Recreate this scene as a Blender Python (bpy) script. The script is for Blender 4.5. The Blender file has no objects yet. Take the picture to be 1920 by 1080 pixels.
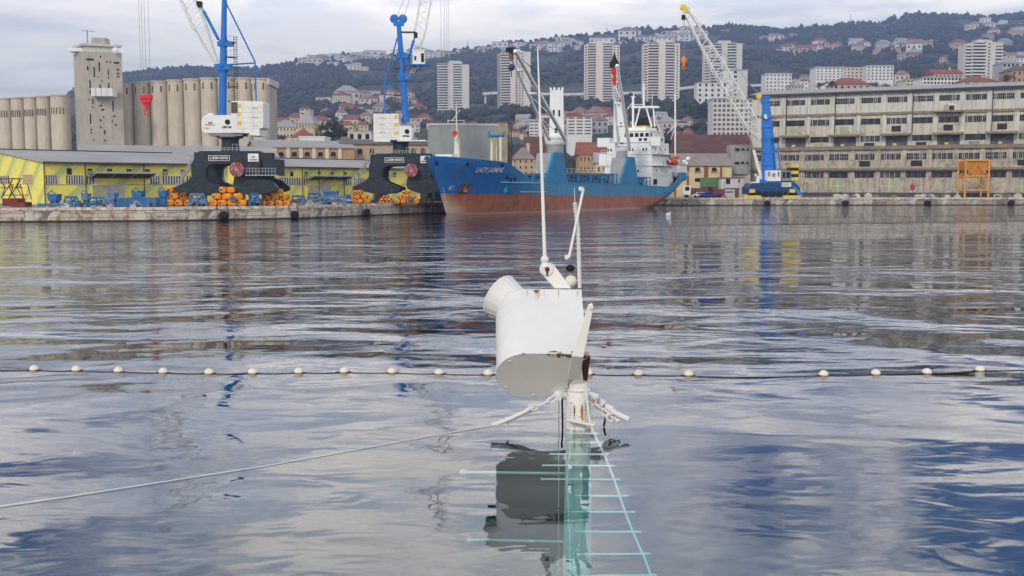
import bpy, bmesh, math, random
from mathutils import Vector, Matrix, noise
random.seed(7)
R = math.radians
sc = bpy.context.scene
col = sc.collection
# ---------------------------------------------------------------- camera
F, PITCH, CH = 2100.0, math.atan(190/2100), 5.0
cam = bpy.data.objects.new('camera', bpy.data.cameras.new('camera'))
col.objects.link(cam)
cam.location = (0, 0, CH)
cam.rotation_euler = (math.pi/2 - PITCH, 0, 0)
cam.data.lens = F/1920*36
cam.data.sensor_width = 36
cam.data.clip_end = 9000
cam.data.clip_start = 0.1
sc.camera = cam
# ---------------------------------------------------------------- exposure, sky, sun
sc.view_settings.view_transform = 'Standard'
sc.view_settings.look = 'None'
sc.view_settings.exposure = -0.24
sc.view_settings.gamma = 1.0
SUN_EL, SUN_AZ = R(31), R(205)      # azimuth clockwise from +Y: behind the camera, to the left
world = bpy.data.worlds.new('World'); sc.world = world
world.use_nodes = True
class NT:
    def __init__(s, t): s.t = t; s.n = t.nodes; s.n.clear()
    def new(s, typ, **k):
        nd = s.n.new(typ)
        for a, b in k.items():
            if a.startswith('i_'):
                nd.inputs[int(a[2:])].default_value = b
            else: setattr(nd, a, b)
        return nd
    def link(s, a, b): s.t.links.new(a, b)
    def sock(s, x, inp):
        if hasattr(x, 'is_output') or isinstance(x, bpy.types.NodeSocket): s.link(x, inp)
        else: inp.default_value = x
    def math(s, op, a, b=0.0, c=None, clamp=False):
        m = s.n.new('ShaderNodeMath'); m.operation = op; m.use_clamp = clamp
        s.sock(a, m.inputs[0]); s.sock(b, m.inputs[1])
        if c is not None: s.sock(c, m.inputs[2])
        return m.outputs[0]
    def mr(s, v, a, b, c, d, smooth=False):
        m = s.n.new('ShaderNodeMapRange'); m.clamp = True
        if smooth: m.interpolation_type = 'SMOOTHSTEP'
        s.sock(v, m.inputs[0])
        for i, x in enumerate((a, b, c, d)): s.sock(x, m.inputs[i+1])
        return m.outputs[0]
    def mix(s, f, a, b, bt='MIX'):
        m = s.n.new('ShaderNodeMix'); m.data_type = 'RGBA'; m.blend_type = bt
        s.sock(f, m.inputs[0])
        for x, i in ((a, 6), (b, 7)):
            if isinstance(x, tuple): m.inputs[i].default_value = (*x[:3], 1)
            else: s.link(x, m.inputs[i])
        return m.outputs[2]
    def vscale(s, v, sc3):
        m = s.n.new('ShaderNodeVectorMath'); m.operation = 'MULTIPLY'
        s.link(v, m.inputs[0]); m.inputs[1].default_value = sc3
        return m.outputs[0]
    def noise(s, v, scale, detail=3, rough=.5, dist=0):
        m = s.n.new('ShaderNodeTexNoise')
        s.link(v, m.inputs['Vector']); m.inputs['Scale'].default_value = scale
        m.inputs['Detail'].default_value = detail; m.inputs['Roughness'].default_value = rough
        m.inputs['Distortion'].default_value = dist
        return m.outputs[0]
w = NT(world.node_tree)
tc = w.new('ShaderNodeTexCoord')
sky = w.new('ShaderNodeTexSky'); sky.sky_type = 'NISHITA'; sky.sun_disc = False
sky.sun_elevation = SUN_EL; sky.sun_rotation = SUN_AZ
sep = w.new('ShaderNodeSeparateXYZ'); w.link(tc.outputs['Generated'], sep.inputs[0])
X, Y, Z = sep.outputs
zz = w.math('ADD', w.math('MAXIMUM', Z, 0.0), 0.10)
cmb = w.new('ShaderNodeCombineXYZ')
w.link(w.math('DIVIDE', X, zz), cmb.inputs[0]); w.link(w.math('DIVIDE', Y, zz), cmb.inputs[1])
cv = cmb.outputs[0]
n_big = w.noise(cv, 0.75, 6, .55, .4)
n_mid = w.noise(cv, 1.7, 5, .55, .3)
bands = w.noise(w.vscale(tc.outputs['Generated'], (2.5, 2.5, 16)), 1.3, 5, .55, .2)
# cloud cover: closed towards the horizon, broken above about nine degrees
cover = w.mr(Z, 0.13, 0.27, 0.40, 0.0, True)
mask = w.mr(w.math('ADD', n_big, cover), 0.39, 0.50, 0.0, 1.0, True)
low = w.mix(w.mr(bands, .36, .64, 0, 1, True), (.80, .83, .86), (1.26, 1.22, 1.13))
high = w.mix(w.mr(n_mid, .38, .62, 0, 1, True), (1.75, 1.82, 2.05), (3.7, 3.3, 2.9))
top = w.mix(w.mr(n_mid, .35, .65, 0, 1, True), (.32, .37, .46), (.60, .61, .62))
cloud = w.mix(w.mr(Z, 0.10, 0.24, 0, 1, True), low, high)
cloud = w.mix(w.mr(Z, 0.42, 0.60, 0, 1, True), cloud, top)
skyc = w.mix(1.0, sky.outputs[0], (.085, .085, .085), 'MULTIPLY')
skyc = w.mix(.8, skyc, (.25, .45, 1.05))
fin = w.mix(mask, skyc, cloud)
bg = w.new('ShaderNodeBackground'); w.link(fin, bg.inputs[0]); bg.inputs[1].default_value = 1.0
wo = w.new('ShaderNodeOutputWorld'); w.link(bg.outputs[0], wo.inputs[0])
sun = bpy.data.objects.new('sun', bpy.data.lights.new('sun', 'SUN')); col.objects.link(sun)
sun.data.energy = 2.2; sun.data.angle = R(10); sun.data.color = (1, .93, .83)
sd = Vector((math.sin(SUN_AZ)*math.cos(SUN_EL), math.cos(SUN_AZ)*math.cos(SUN_EL), math.sin(SUN_EL)))
sun.rotation_euler = sd.to_track_quat('Z', 'Y').to_euler()
sc.cycles.max_bounces = 8; sc.cycles.transparent_max_bounces = 12; sc.cycles.volume_bounces = 0
sc.cycles.caustics_reflective = False; sc.cycles.caustics_refractive = False
# ---------------------------------------------------------------- geometry of the view -> world metres
cp, sp = math.cos(PITCH), math.sin(PITCH)
def P(px, py, Yd):
    u, v = (px-960)/F, (540-py)/F
    t = Yd/(cp+v*sp)
    return Vector((u*t, Yd, CH+(-sp+v*cp)*t))
def PZ(px, py, z=0.0):              # point of that direction on the level z
    u, v = (px-960)/F, (540-py)/F
    t = (z-CH)/(-sp+v*cp)
    return Vector((u*t, (cp+v*sp)*t, z))
def Zp(py, Yd): return P(960, py, Yd).z
def along(px, z, ox, oy, dx, dy):   # distance along a facade line at which it passes that direction
    u = (px-960)/F
    return (u*(oy*cp-(z-CH)*sp)-ox)/(dx-u*dy*cp)
# ---------------------------------------------------------------- materials
MATS = {}
def mat(name, c, rough=.7, var=.18, scale=.8, bump=.0, metal=0.0, streak=.0, c2=None, c2amt=.5, spec=.22):
    if name in MATS: return MATS[name]
    m = bpy.data.materials.new(name); m.use_nodes = True
    t = NT(m.node_tree)
    tc = t.new('ShaderNodeTexCoord'); v = tc.outputs['Object']
    b = t.new('ShaderNodeBsdfPrincipled'); o = t.new('ShaderNodeOutputMaterial')
    t.link(b.outputs[0], o.inputs[0])
    n = t.noise(v, scale, 5, .6)
    base = t.mix(t.mr(n, .3, .7, 0, 1), tuple(x*(1-var) for x in c), tuple(min(1, x*(1+var)) for x in c))
    if c2 is not None:
        n2 = t.noise(v, scale*1.9, 6, .7, .5)
        base = t.mix(t.mr(n2, .62-.25*c2amt, .72-.2*c2amt, 0, 1), base, c2)
    if streak:
        s_ = t.noise(t.vscale(v, (1.6, 1.6, .12)), 1.0, 5, .65)
        base = t.mix(t.mr(s_, .48, .75, 0, streak), base, tuple(x*.35 for x in c))
    t.link(base, b.inputs['Base Color'])
    b.inputs['Roughness'].default_value = rough; b.inputs['Metallic'].default_value = metal
    b.inputs['Specular IOR Level'].default_value = spec
    if bump:
        bp = t.new('ShaderNodeBump'); bp.inputs['Strength'].default_value = bump; bp.inputs['Distance'].default_value = .1
        t.link(t.noise(v, scale*5, 4), bp.inputs['Height']); t.link(bp.outputs[0], b.inputs['Normal'])
    MATS[name] = m
    return m
concrete = mat('concrete', (.44, .40, .33), .9, .12, .15, streak=.5)
concrete_tan = mat('concrete_tan', (.57, .50, .39), .9, .10, .12, streak=.45)
concrete_light = mat('concrete_light', (.56, .54, .50), .9, .10, .2, streak=.4)
concrete_grey = mat('concrete_grey', (.33, .33, .32), .9, .12, .2, streak=.4)
facade_pale = mat('facade_pale', (.57, .56, .50), .9, .14, .15, streak=.85, c2=(.40, .37, .32), c2amt=.15)
facade_cream = mat('facade_cream', (.55, .51, .41), .9, .14, .15, streak=.85, c2=(.34, .29, .22), c2amt=.35)
facade_low = mat('facade_low', (.47, .42, .33), .9, .18, .25, streak=.9, c2=(.26, .21, .16), c2amt=.45)
ledge_brown = mat('ledge_brown', (.25, .20, .145), .9, .25, .5, streak=.5)
dark_glass = mat('dark_glass', (.016, .016, .018), .5, .5, .8, spec=.12)
dark_void = mat('dark_void', (.03, .026, .024), .8, .3, .6)
mullion_grey = mat('mullion_grey', (.35, .34, .33), .8, .2, 1)
shutter_olive = mat('shutter_olive', (.36, .37, .24), .8, .12, .6, streak=.3)
shutter_green = mat('shutter_green', (.22, .30, .20), .8, .15, .6, streak=.4)
shutter_grey = mat('shutter_grey', (.46, .46, .45), .8, .1, .6, streak=.4)
roof_grey = mat('roof_grey', (.36, .35, .335), .9, .12, .1)
roof_dark = mat('roof_dark', (.13, .13, .125), .9, .2, .2)
roof_red = mat('roof_red', (.27, .105, .075), .9, .25, .3)
roof_brown = mat('roof_brown', (.13, .065, .05), .9, .3, .2)
roof_pink = mat('roof_pink', (.30, .19, .16), .9, .25, .2)
wall_white = mat('wall_white', (.70, .69, .66), .85, .08, .2, streak=.25)
wall_cream = mat('wall_cream', (.62, .55, .42), .85, .1, .2, streak=.25)
wall_yellow = mat('wall_yellow', (.62, .50, .28), .85, .1, .2, streak=.25)
wall_ochre = mat('wall_ochre', (.42, .27, .16), .85, .15, .3, streak=.3)
wall_pink = mat('wall_pink', (.55, .38, .32), .85, .1, .2, streak=.2)
wall_grey = mat('wall_grey', (.42, .42, .42), .85, .1, .2, streak=.3)
tower_beige = mat('tower_beige', (.62, .60, .55), .85, .06, .05, streak=.15)
tower_pink = mat('tower_pink', (.70, .65, .58), .85, .06, .05)
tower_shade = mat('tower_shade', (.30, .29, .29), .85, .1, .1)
slate = mat('slate_paint', (.020, .028, .036), .45, .25, .5, c2=(.06, .065, .07), c2amt=.3)
steel_dark = mat('steel_dark', (.05, .05, .05), .6, .3, 1)
steel_grey = mat('steel_grey', (.25, .26, .27), .55, .2, 1)
blue_crane = mat('blue_crane', (.020, .175, .56), .38, .10, .4, c2=(.03, .12, .36), c2amt=.25)
white_crane = mat('white_crane', (.78, .78, .75), .45, .05, .5, streak=.12)
yellow_paint = mat('yellow_paint', (.72, .52, .05), .5, .1, 1)
orange_paint = mat('orange_paint', (.80, .29, .015), .85, .3, 1.4, c2=(.38, .10, .01), c2amt=.4, spec=.1)
gantry_orange = mat('gantry_orange', (.66, .32, .04), .6, .15, .7)
red_paint = mat('red_paint', (.62, .035, .03), .5, .1, 1)
reel_red = mat('reel_red', (.26, .045, .06), .6, .25, 1, c2=(.45, .3, .3), c2amt=.4)
rail_grey = mat('rail_grey', (.40, .42, .42), .5, .1, 1)
blue_gear = mat('blue_gear', (.03, .14, .31), .55, .25, .8, c2=(.16, .14, .12), c2amt=.25)
blue_pale = mat('blue_pale', (.11, .20, .36), .55, .25, .8)
dark_red = mat('dark_red', (.17, .035, .025), .7, .3, .8)
rust = mat('rust', (.15, .055, .025), .85, .4, 3, c2=(.30, .12, .04), c2amt=.5)
green_paint = mat('green_paint', (.10, .19, .07), .6, .2, .6)
rubber = mat('rubber', (.014, .013, .013), .8, .3, 2)
ship_white = mat('ship_white', (.80, .82, .80), .5, .06, .3, streak=.15)
ship_cream = mat('ship_cream', (.70, .66, .52), .5, .08, .6)
ship_blue = mat('ship_blue', (.028, .225, .43), .5, .12, .4, c2=(.03, .14, .25), c2amt=.3)
ship_bluegrey = mat('ship_bluegrey', (.30, .31, .31), .55, .1, .4)
deck_dark = mat('deck_dark', (.05, .07, .09), .7, .3, .6)
black_paint = mat('black_paint', (.008, .008, .009), .5, .1, 1)
logo_black = mat('logo_black', (.01, .01, .01), .6, .1, 1)
white_plate = mat('white_plate', (.75, .75, .73), .5, .05, 1)
bark = mat('bark', (.12, .09, .07), .9, .3, 2)
trunk_far = bark
rock_pale = mat('rock_pale', (.50, .48, .44), .9, .2, 1, bump=.5)
road_far = mat('viaduct_concrete', (.62, .62, .60), .9, .1, .1)
def foliage(name, a, b):
    m = bpy.data.materials.new(name); m.use_nodes = True; t = NT(m.node_tree)
    g = t.new('ShaderNodeNewGeometry'); bs = t.new('ShaderNodeBsdfPrincipled'); o = t.new('ShaderNodeOutputMaterial')
    n = t.noise(g.outputs['Position'], .35, 4, .7)
    t.link(t.mix(t.mr(n, .35, .65, 0, 1), a, b), bs.inputs['Base Color'])
    bs.inputs['Roughness'].default_value = .8; bs.inputs['Specular IOR Level'].default_value = .2
    t.link(bs.outputs[0], o.inputs[0]); return m
leaf_green = foliage('leaf_green', (.035, .055, .022), (.085, .11, .045))
leaf_dark = foliage('leaf_dark', (.016, .028, .018), (.035, .055, .03))
leaf_olive = foliage('leaf_olive', (.07, .075, .045), (.12, .12, .07))
# ---------------------------------------------------------------- mesh builder
class MB:
    def __init__(s): s.v = []; s.f = []; s.m = []; s.mi = 0
    def add(s, vs, fs):
        k = len(s.v); s.v += [tuple(a) for a in vs]; s.f += [tuple(i+k for i in f) for f in fs]; s.m += [s.mi]*len(fs); return s
    def box(s, x0, x1, y0, y1, z0, z1):
        x0, x1 = min(x0, x1), max(x0, x1); y0, y1 = min(y0, y1), max(y0, y1); z0, z1 = min(z0, z1), max(z0, z1)
        return s.add([(x0,y0,z0),(x1,y0,z0),(x1,y1,z0),(x0,y1,z0),(x0,y0,z1),(x1,y0,z1),(x1,y1,z1),(x0,y1,z1)],
              [(0,3,2,1),(4,5,6,7),(0,1,5,4),(1,2,6,5),(2,3,7,6),(3,0,4,7)])
    def bar(s, p, q, r, n=6, r2=None):
        p, q = Vector(p), Vector(q); r2 = r if r2 is None else r2
        d = (q-p)
        if d.length < 1e-6: return s
        d.normalize()
        a = d.orthogonal().normalized() if abs(d.z) > .99 else d.cross(Vector((0,0,1))).normalized()
        b = d.cross(a)
        vs = []
        for c, rr in ((p, r), (q, r2)):
            for i in range(n):
                t = 2*math.pi*(i+.5)/n
                vs.append(c+(a*math.cos(t)+b*math.sin(t))*rr)
        fs = [(i, (i+1) % n, n+(i+1) % n, n+i) for i in range(n)]
        fs += [tuple(range(n-1, -1, -1)), tuple(range(n, 2*n))]
        return s.add(vs, fs)
    def path(s, pts, r, n=6):
        for a, b in zip(pts[:-1], pts[1:]): s.bar(a, b, r, n)
        return s
    def ext(s, pts, vec):            # extrude a closed outline of 3D points
        pts = [Vector(p) for p in pts]; vec = Vector(vec); n = len(pts)
        vs = pts+[p+vec for p in pts]
        fs = [(i, (i+1) % n, n+(i+1) % n, n+i) for i in range(n)]+[tuple(range(n-1, -1, -1)), tuple(range(n, 2*n))]
        return s.add(vs, fs)
    def lathe(s, prof, o=(0,0,0), ax=(0,0,1), n=16, caps=True):
        o = Vector(o); ax = Vector(ax).normalized()
        a = Vector((1,0,0)) if abs(ax.z) > .99 else ax.cross(Vector((0,0,1))).normalized()
        b = ax.cross(a); vs = []
        for r, h in prof:
            for i in range(n):
                t = 2*math.pi*i/n; vs.append(o+ax*h+(a*math.cos(t)+b*math.sin(t))*r)
        fs = []
        for j in range(len(prof)-1):
            for i in range(n):
                fs.append((j*n+i, j*n+(i+1) % n, (j+1)*n+(i+1) % n, (j+1)*n+i))
        if caps: fs += [tuple(range(n-1, -1, -1)), tuple((len(prof)-1)*n+i for i in range(n))]
        return s.add(vs, fs)
    def ball(s, o, r, n=10, sz=(1,1,1)):
        o = Vector(o); vs = [o+Vector((0,0,-r*sz[2]))]; m = n//2
        for j in range(1, m):
            a = -math.pi/2+math.pi*j/m
            for i in range(n):
                t = 2*math.pi*i/n
                vs.append(o+Vector((r*sz[0]*math.cos(a)*math.cos(t), r*sz[1]*math.cos(a)*math.sin(t), r*sz[2]*math.sin(a))))
        vs.append(o+Vector((0,0,r*sz[2])))
        fs = [(0, 1+(i+1) % n, 1+i) for i in range(n)]
        for j in range(m-2):
            for i in range(n): fs.append((1+j*n+i, 1+j*n+(i+1) % n, 1+(j+1)*n+(i+1) % n, 1+(j+1)*n+i))
        k = 1+(m-2)*n
        fs += [(k+i, k+(i+1) % n, len(vs)-1) for i in range(n)]
        return s.add(vs, fs)
    def torus(s, o, ax, R_, r, n=14, k=6):
        o = Vector(o); ax = Vector(ax).normalized(); a = ax.orthogonal().normalized(); b = ax.cross(a); vs = []
        for i in range(n):
            t = 2*math.pi*i/n; d = a*math.cos(t)+b*math.sin(t)
            for j in range(k):
                p = 2*math.pi*j/k; vs.append(o+d*(R_+r*math.cos(p))+ax*r*math.sin(p))
        return s.add(vs, [(i*k+j, ((i+1) % n)*k+j, ((i+1) % n)*k+(j+1) % k, i*k+(j+1) % k) for i in range(n) for j in range(k)])
    def mesh(s, name, mats):
        me = bpy.data.meshes.new(name); me.from_pydata(s.v, [], s.f)
        for m in (mats if isinstance(mats, (list, tuple)) else [mats]): me.materials.append(m)
        if isinstance(mats, (list, tuple)): me.polygons.foreach_set('material_index', s.m)
        bm = bmesh.new(); bm.from_mesh(me); bmesh.ops.recalc_face_normals(bm, faces=bm.faces); bm.to_mesh(me); bm.free()
        return me
    def obj(s, name, mats, parent=None, world=False, smooth=False, bevel=0):
        if world and parent is not None:
            th = parent
            while th.parent is not None: th = th.parent
            mi = (Matrix.Translation(th.location) @ Matrix.Rotation(th.rotation_euler.z, 4, 'Z')).inverted()
            s.v = [tuple(mi @ Vector(p)) for p in s.v]
        me = s.mesh(name, mats)
        if smooth: smooth_mesh(me, smooth if smooth is not True else 40)
        o = bpy.data.objects.new(name, me); col.objects.link(o)
        if parent is not None: o.parent = parent
        if bevel:
            b = o.modifiers.new('edge', 'BEVEL'); b.width = bevel; b.segments = 2; b.limit_method = 'ANGLE'
        return o
def smooth_mesh(me, deg):
    me.polygons.foreach_set('use_smooth', [True]*len(me.polygons))
    me.set_sharp_from_angle(angle=R(deg))
def tag(o, label, cat, group=None):
    o['label'] = label; o['category'] = cat
    if group: o['group'] = group
    return o
def thing(name, label, cat, loc=(0,0,0), rz=0, group=None):
    o = bpy.data.objects.new(name, None); col.objects.link(o)
    o.location = loc; o.rotation_euler = (0, 0, rz)
    return tag(o, label, cat, group)
def structure(o, kind='structure'): o['kind'] = kind; return o
KIDS = {}
def dup(root, loc, rz=None, scale=None, label=None, group=None):
    def rec(o, par):
        c = o.copy(); col.objects.link(c)
        if par is not None: c.parent = par
        for ch in kids(o): rec(ch, c)
        return c
    r = rec(root, None); r.location = loc
    if rz is not None: r.rotation_euler = (0, 0, rz)
    if scale is not None: r.scale = scale if isinstance(scale, tuple) else (scale,)*3
    if label: r['label'] = label
    if group: r['group'] = group
    return r
def kids(o):
    k = KIDS.get(o.name)
    if k is None: k = KIDS[o.name] = list(o.children)
    return k
def put(src, parent, loc, name=None):       # a copy of a part at another place of its thing
    c = src.copy(); col.objects.link(c); c.parent = parent; c.location = loc
    if name: c.name = name
    return c
def text(body, size, mapf, name, m, parent, shear=0, bold=0.0, width=None):
    cu = bpy.data.curves.new('lettering', 'FONT'); cu.body = body; cu.size = 1; cu.shear = shear; cu.offset = bold
    cu.align_x = 'CENTER'; cu.align_y = 'CENTER'
    t = bpy.data.objects.new('tmp', cu); col.objects.link(t)
    dg = bpy.context.evaluated_depsgraph_get(); me = bpy.data.meshes.new_from_object(t.evaluated_get(dg))
    bpy.data.objects.remove(t)
    xs = [v.co.x for v in me.vertices]; k = size
    kx = size if width is None else width/max(1e-6, (max(xs)-min(xs)))
    for v in me.vertices: v.co = mapf(v.co.x*kx, v.co.y*k)
    me.materials.clear(); me.materials.append(m)
    o = bpy.data.objects.new(name, me); col.objects.link(o); o.parent = parent
    return o
# ---------------------------------------------------------------- terrain
RIDGE = [(-400,230),(0,215),(110,200),(150,165),(222,143),(250,140),(300,133),(370,130),(480,131),(540,122),(600,108),(700,104),(800,103),(850,97),(940,86),(1000,80),(1080,71),(1160,62),(1200,58),(1300,57),(1380,54),(1460,60),(1540,55),(1560,51),(1590,47),(1650,46),(1665,40),(1690,33),(1760,34),(1830,38),(1920,29),(2100,32),(2400,60)]
def interp(tab, x):
    if x <= tab[0][0]: return tab[0][1]
    for (a, b), (c, d) in zip(tab[:-1], tab[1:]):
        if x <= c: return b+(d-b)*(x-a)/(c-a)
    return tab[-1][1]
Y0, YR = 430.0, 2600.0
def H(x, y):
    u = x/max(y, 1); px = 960+F*u
    t = (y-Y0)/(YR-Y0)
    if t <= 0: return 2.1
    zr = CH+(350-interp(RIDGE, px)-3)/F*YR*1.0
    n = noise.noise(Vector((x*.0032, y*.0024, 3)))*22*min(1, t*3)*(1-min(1, t)**6)+noise.noise(Vector((x*.011, y*.009, 8)))*6*min(1, t*3)*(1-min(1, t)**6)
    if t <= 1: return 2.1+(zr-2.1)*t**1.3+n
    return zr-(y-YR)*.25
def on_hill(px, py):
    u, v = (px-960)/F, (540-py)/F
    d = Vector((u, cp+v*sp, -sp+v*cp)); t = Y0
    while t < 2700:
        p = d*t; z = p.z+CH
        if z < H(p.x, p.y): return Vector((p.x, p.y, H(p.x, p.y)))
        t += 6
    return None
# ---------------------------------------------------------------- water
def water_material():
    m = bpy.data.materials.new('harbour_water'); m.use_nodes = True; t = NT(m.node_tree)
    g = t.new('ShaderNodeNewGeometry'); pos = g.outputs['Position']
    sp_ = t.new('ShaderNodeSeparateXYZ'); t.link(pos, sp_.inputs[0])
    yv = sp_.outputs[1]
    far = t.mr(yv, 21, 60, 0, 1, True)
    patch = t.noise(t.vscale(pos, (.03, .10, 1)), 1.0, 3, .5, .6)
    calm = t.mr(patch, .35, .6, .55, 1.15, True)
    a_long = t.math('MULTIPLY', t.noise(t.vscale(pos, (.19, .30, 1)), 1.0, 2, .5, .6), .125)
    a_mid = t.math('MULTIPLY', t.noise(t.vscale(pos, (.75, 1.15, 1)), 1.0, 2, .5, .6), WAVE_MID)
    a_sml = t.math('MULTIPLY', t.noise(t.vscale(pos, (1.3, 2.6, 1)), 1.0, 2, .5, .3), WAVE_SML)
    swell = t.math('MULTIPLY', t.noise(t.vscale(pos, (.075, .125, 1)), 1.0, 2, .45, .5), t.math('MULTIPLY', t.mr(yv, 19, 32, .15, .62), t.mr(yv, 38, 85, 1, .42)))
    near_k = t.mr(yv, 21, 60, NEAR_MID, 1, True)
    near_s = t.mr(yv, 23, 55, NEAR_SML, 1, True)
    h = t.math('ADD', t.math('MULTIPLY', a_mid, t.math('MULTIPLY', near_k, calm)), t.math('MULTIPLY', a_sml, t.math('MULTIPLY', near_s, calm)))
    h = t.math('ADD', h, t.math('MULTIPLY', a_long, t.mr(yv, 18, 38, .40, 1)))
    bp = t.new('ShaderNodeBump'); bp.inputs['Strength'].default_value = 1; bp.inputs['Distance'].default_value = 1
    h = t.math('ADD', h, swell)
    t.link(h, bp.inputs['Height'])
    fr = t.new('ShaderNodeFresnel'); fr.inputs[0].default_value = WATER_IOR; t.link(bp.outputs[0], fr.inputs['Normal'])
    gl = t.new('ShaderNodeBsdfGlossy'); gl.inputs['Roughness'].default_value = .006; t.link(bp.outputs[0], gl.inputs['Normal'])
    gl.inputs['Color'].default_value = (.93, .96, 1, 1)
    tr = t.new('ShaderNodeBsdfTransparent'); tr.inputs[0].default_value = (.96, 1, 1, 1)
    df = t.new('ShaderNodeBsdfDiffuse'); df.inputs[0].default_value = (.006, .014, .024, 1)
    m1 = t.new('ShaderNodeMixShader'); m1.inputs[0].default_value = .97
    t.link(df.outputs[0], m1.inputs[1]); t.link(tr.outputs[0], m1.inputs[2])
    m2 = t.new('ShaderNodeMixShader'); t.link(t.math('ADD', t.math('MULTIPLY', fr.outputs[0], t.math('SUBTRACT', 1.0, g.outputs['Backfacing'])), t.math('MULTIPLY', g.outputs['Backfacing'], .06)), m2.inputs[0])
    t.link(m1.outputs[0], m2.inputs[1]); t.link(gl.outputs[0], m2.inputs[2])
    ab = t.new('ShaderNodeVolumeAbsorption'); ab.inputs[0].default_value = (.36, .87, .89, 1); ab.inputs[1].default_value = .22
    o = t.new('ShaderNodeOutputMaterial'); t.link(m2.outputs[0], o.inputs[0]); t.link(ab.outputs[0], o.inputs[1])
    return m
WAVE_MID, WAVE_SML, NEAR_MID, NEAR_SML, WATER_IOR = .052, .012, .20, .07, 1.54
structure(MB().box(-1500, 1500, -60, 470, -9, 0).obj('water', water_material()))
structure(MB().add([(-1600,-70,-9.3),(1600,-70,-9.3),(1600,480,-9.3),(-1600,480,-9.3)], [(0,1,2,3)]).obj('seabed', mat('seabed_mud', (.012, .016, .018), .95)))
# ---------------------------------------------------------------- ground behind the quays, one sheet with the hills
GZ = 1.98
QL = [(-420, 120), (-95, 153), (-72, 158), (-50, 163), (-33.5, 175.5), (-18.8, 205.5), (35, 299.5)]
QR = [(35, 299.5), (68, 302.5), (139, 308), (600, 342)]
g = MB()
edge = QL+QR[1:]
vs = [(x, y, GZ) for x, y in edge]+[(x*1.0+0, 470, GZ) for x, y in edge]
n = len(edge)
g.add(vs, [(i, i+1, n+i+1, n+i) for i in range(n-1)])
structure(g.obj('ground', mat('quay_paving', (.27, .25, .22), .95, .2, .2)))
def terrain():
    NU, NY = 260, 90
    vs, fs = [], []
    for j in range(NY):
        t = j/(NY-1); y = 425+(3100-425)*t
        for i in range(NU):
            u = -.78+1.56*i/(NU-1)
            vs.append((u*y, y, H(u*y, y)-(.25 if j == 0 else 0)))
    for j in range(NY-1):
        for i in range(NU-1): fs.append((j*NU+i, j*NU+i+1, (j+1)*NU+i+1, (j+1)*NU+i))
    m = bpy.data.materials.new('hill_cover'); m.use_nodes = True; t = NT(m.node_tree)
    g = t.new('ShaderNodeNewGeometry'); bs = t.new('ShaderNodeBsdfPrincipled'); o = t.new('ShaderNodeOutputMaterial')
    n1 = t.noise(g.outputs['Position'], .012, 6, .6); n2 = t.noise(g.outputs['Position'], .06, 4, .6)
    c = t.mix(t.mr(n1, .4, .6, 0, 1), (.045, .055, .035), (.11, .095, .075))
    c = t.mix(t.mr(n2, .5, .65, 0, .6), c, (.03, .042, .028))
    t.link(c, bs.inputs['Base Color']); bs.inputs['Roughness'].default_value = .95; bs.inputs['Specular IOR Level'].default_value = .1
    t.link(bs.outputs[0], o.inputs[0])
    mb = MB(); mb.add(vs, fs)
    structure(mb.obj('hills', m, smooth=60))
terrain()
def forest():
    ico = bmesh.new(); bmesh.ops.create_icosphere(ico, subdivisions=1, radius=1)
    bv = [v.co.copy() for v in ico.verts]; bf = [tuple(v.index for v in f.verts) for f in ico.faces]; ico.free()
    mb = MB(); rnd = random.Random(3)
    def blob(x, y, z, r, hgt):
        k = rnd.random()*6
        mb.add([(x+v.x*r*(.7+.6*noise.noise(v*1.3+Vector((k,x,0)))+.1), y+v.y*r, z+hgt*.35+v.z*hgt*(.6+.5*noise.noise(v*1.7+Vector((y,k,0))))) for v in bv], bf)
    cnt = 0
    while cnt < 9500:
        y = rnd.uniform(560, 2590)
        if rnd.random() > (y/2590)**.6: continue
        u = rnd.uniform(-.52, .52); x = u*y
        if y > 2480 and (960+F*u) > 560 and (960+F*u) < 1380 and rnd.random() < .6: continue
        if noise.noise(Vector((x*.006, y*.006, 1.7))) < -.12: continue
        r = rnd.uniform(4.5, 9)*(1 if y > 900 else .75)
        blob(x, y, H(x, y), r, r*rnd.uniform(.9, 1.5)); cnt += 1
    for i in range(800):            # trees standing along the skyline
        px = rnd.uniform(215, 2000); u = (px-960)/F
        if 560 < px < 1330 and rnd.random() < .72: continue
        y = YR-rnd.uniform(0, 40); x = u*y
        r = rnd.uniform(3.5, 8); blob(x, y, H(x, y), r, r*rnd.uniform(.8, 1.7))
    o = mb.obj('forest', [foliage('forest_far', (.020, .030, .022), (.066, .060, .046))])
    structure(o, 'stuff'); o['label'] = 'bare and evergreen woodland covering the hillside above the town'
forest()
# ---------------------------------------------------------------- haze
hz = bpy.data.materials.new('haze_air'); hz.use_nodes = True
t = NT(hz.node_tree); pv = t.new('ShaderNodeVolumePrincipled'); o_ = t.new('ShaderNodeOutputMaterial'); t.link(pv.outputs[0], o_.inputs[1])
pv.inputs['Color'].default_value = (.42, .60, 1, 1); pv.inputs['Density'].default_value = HAZE = .00020
hb_ = structure(MB().box(-2300, 2300, -75, 3150, -10.5, 640).obj('haze', hz), 'stuff')
hb_['label'] = 'thin blue air haze over the harbour and hills'
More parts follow.
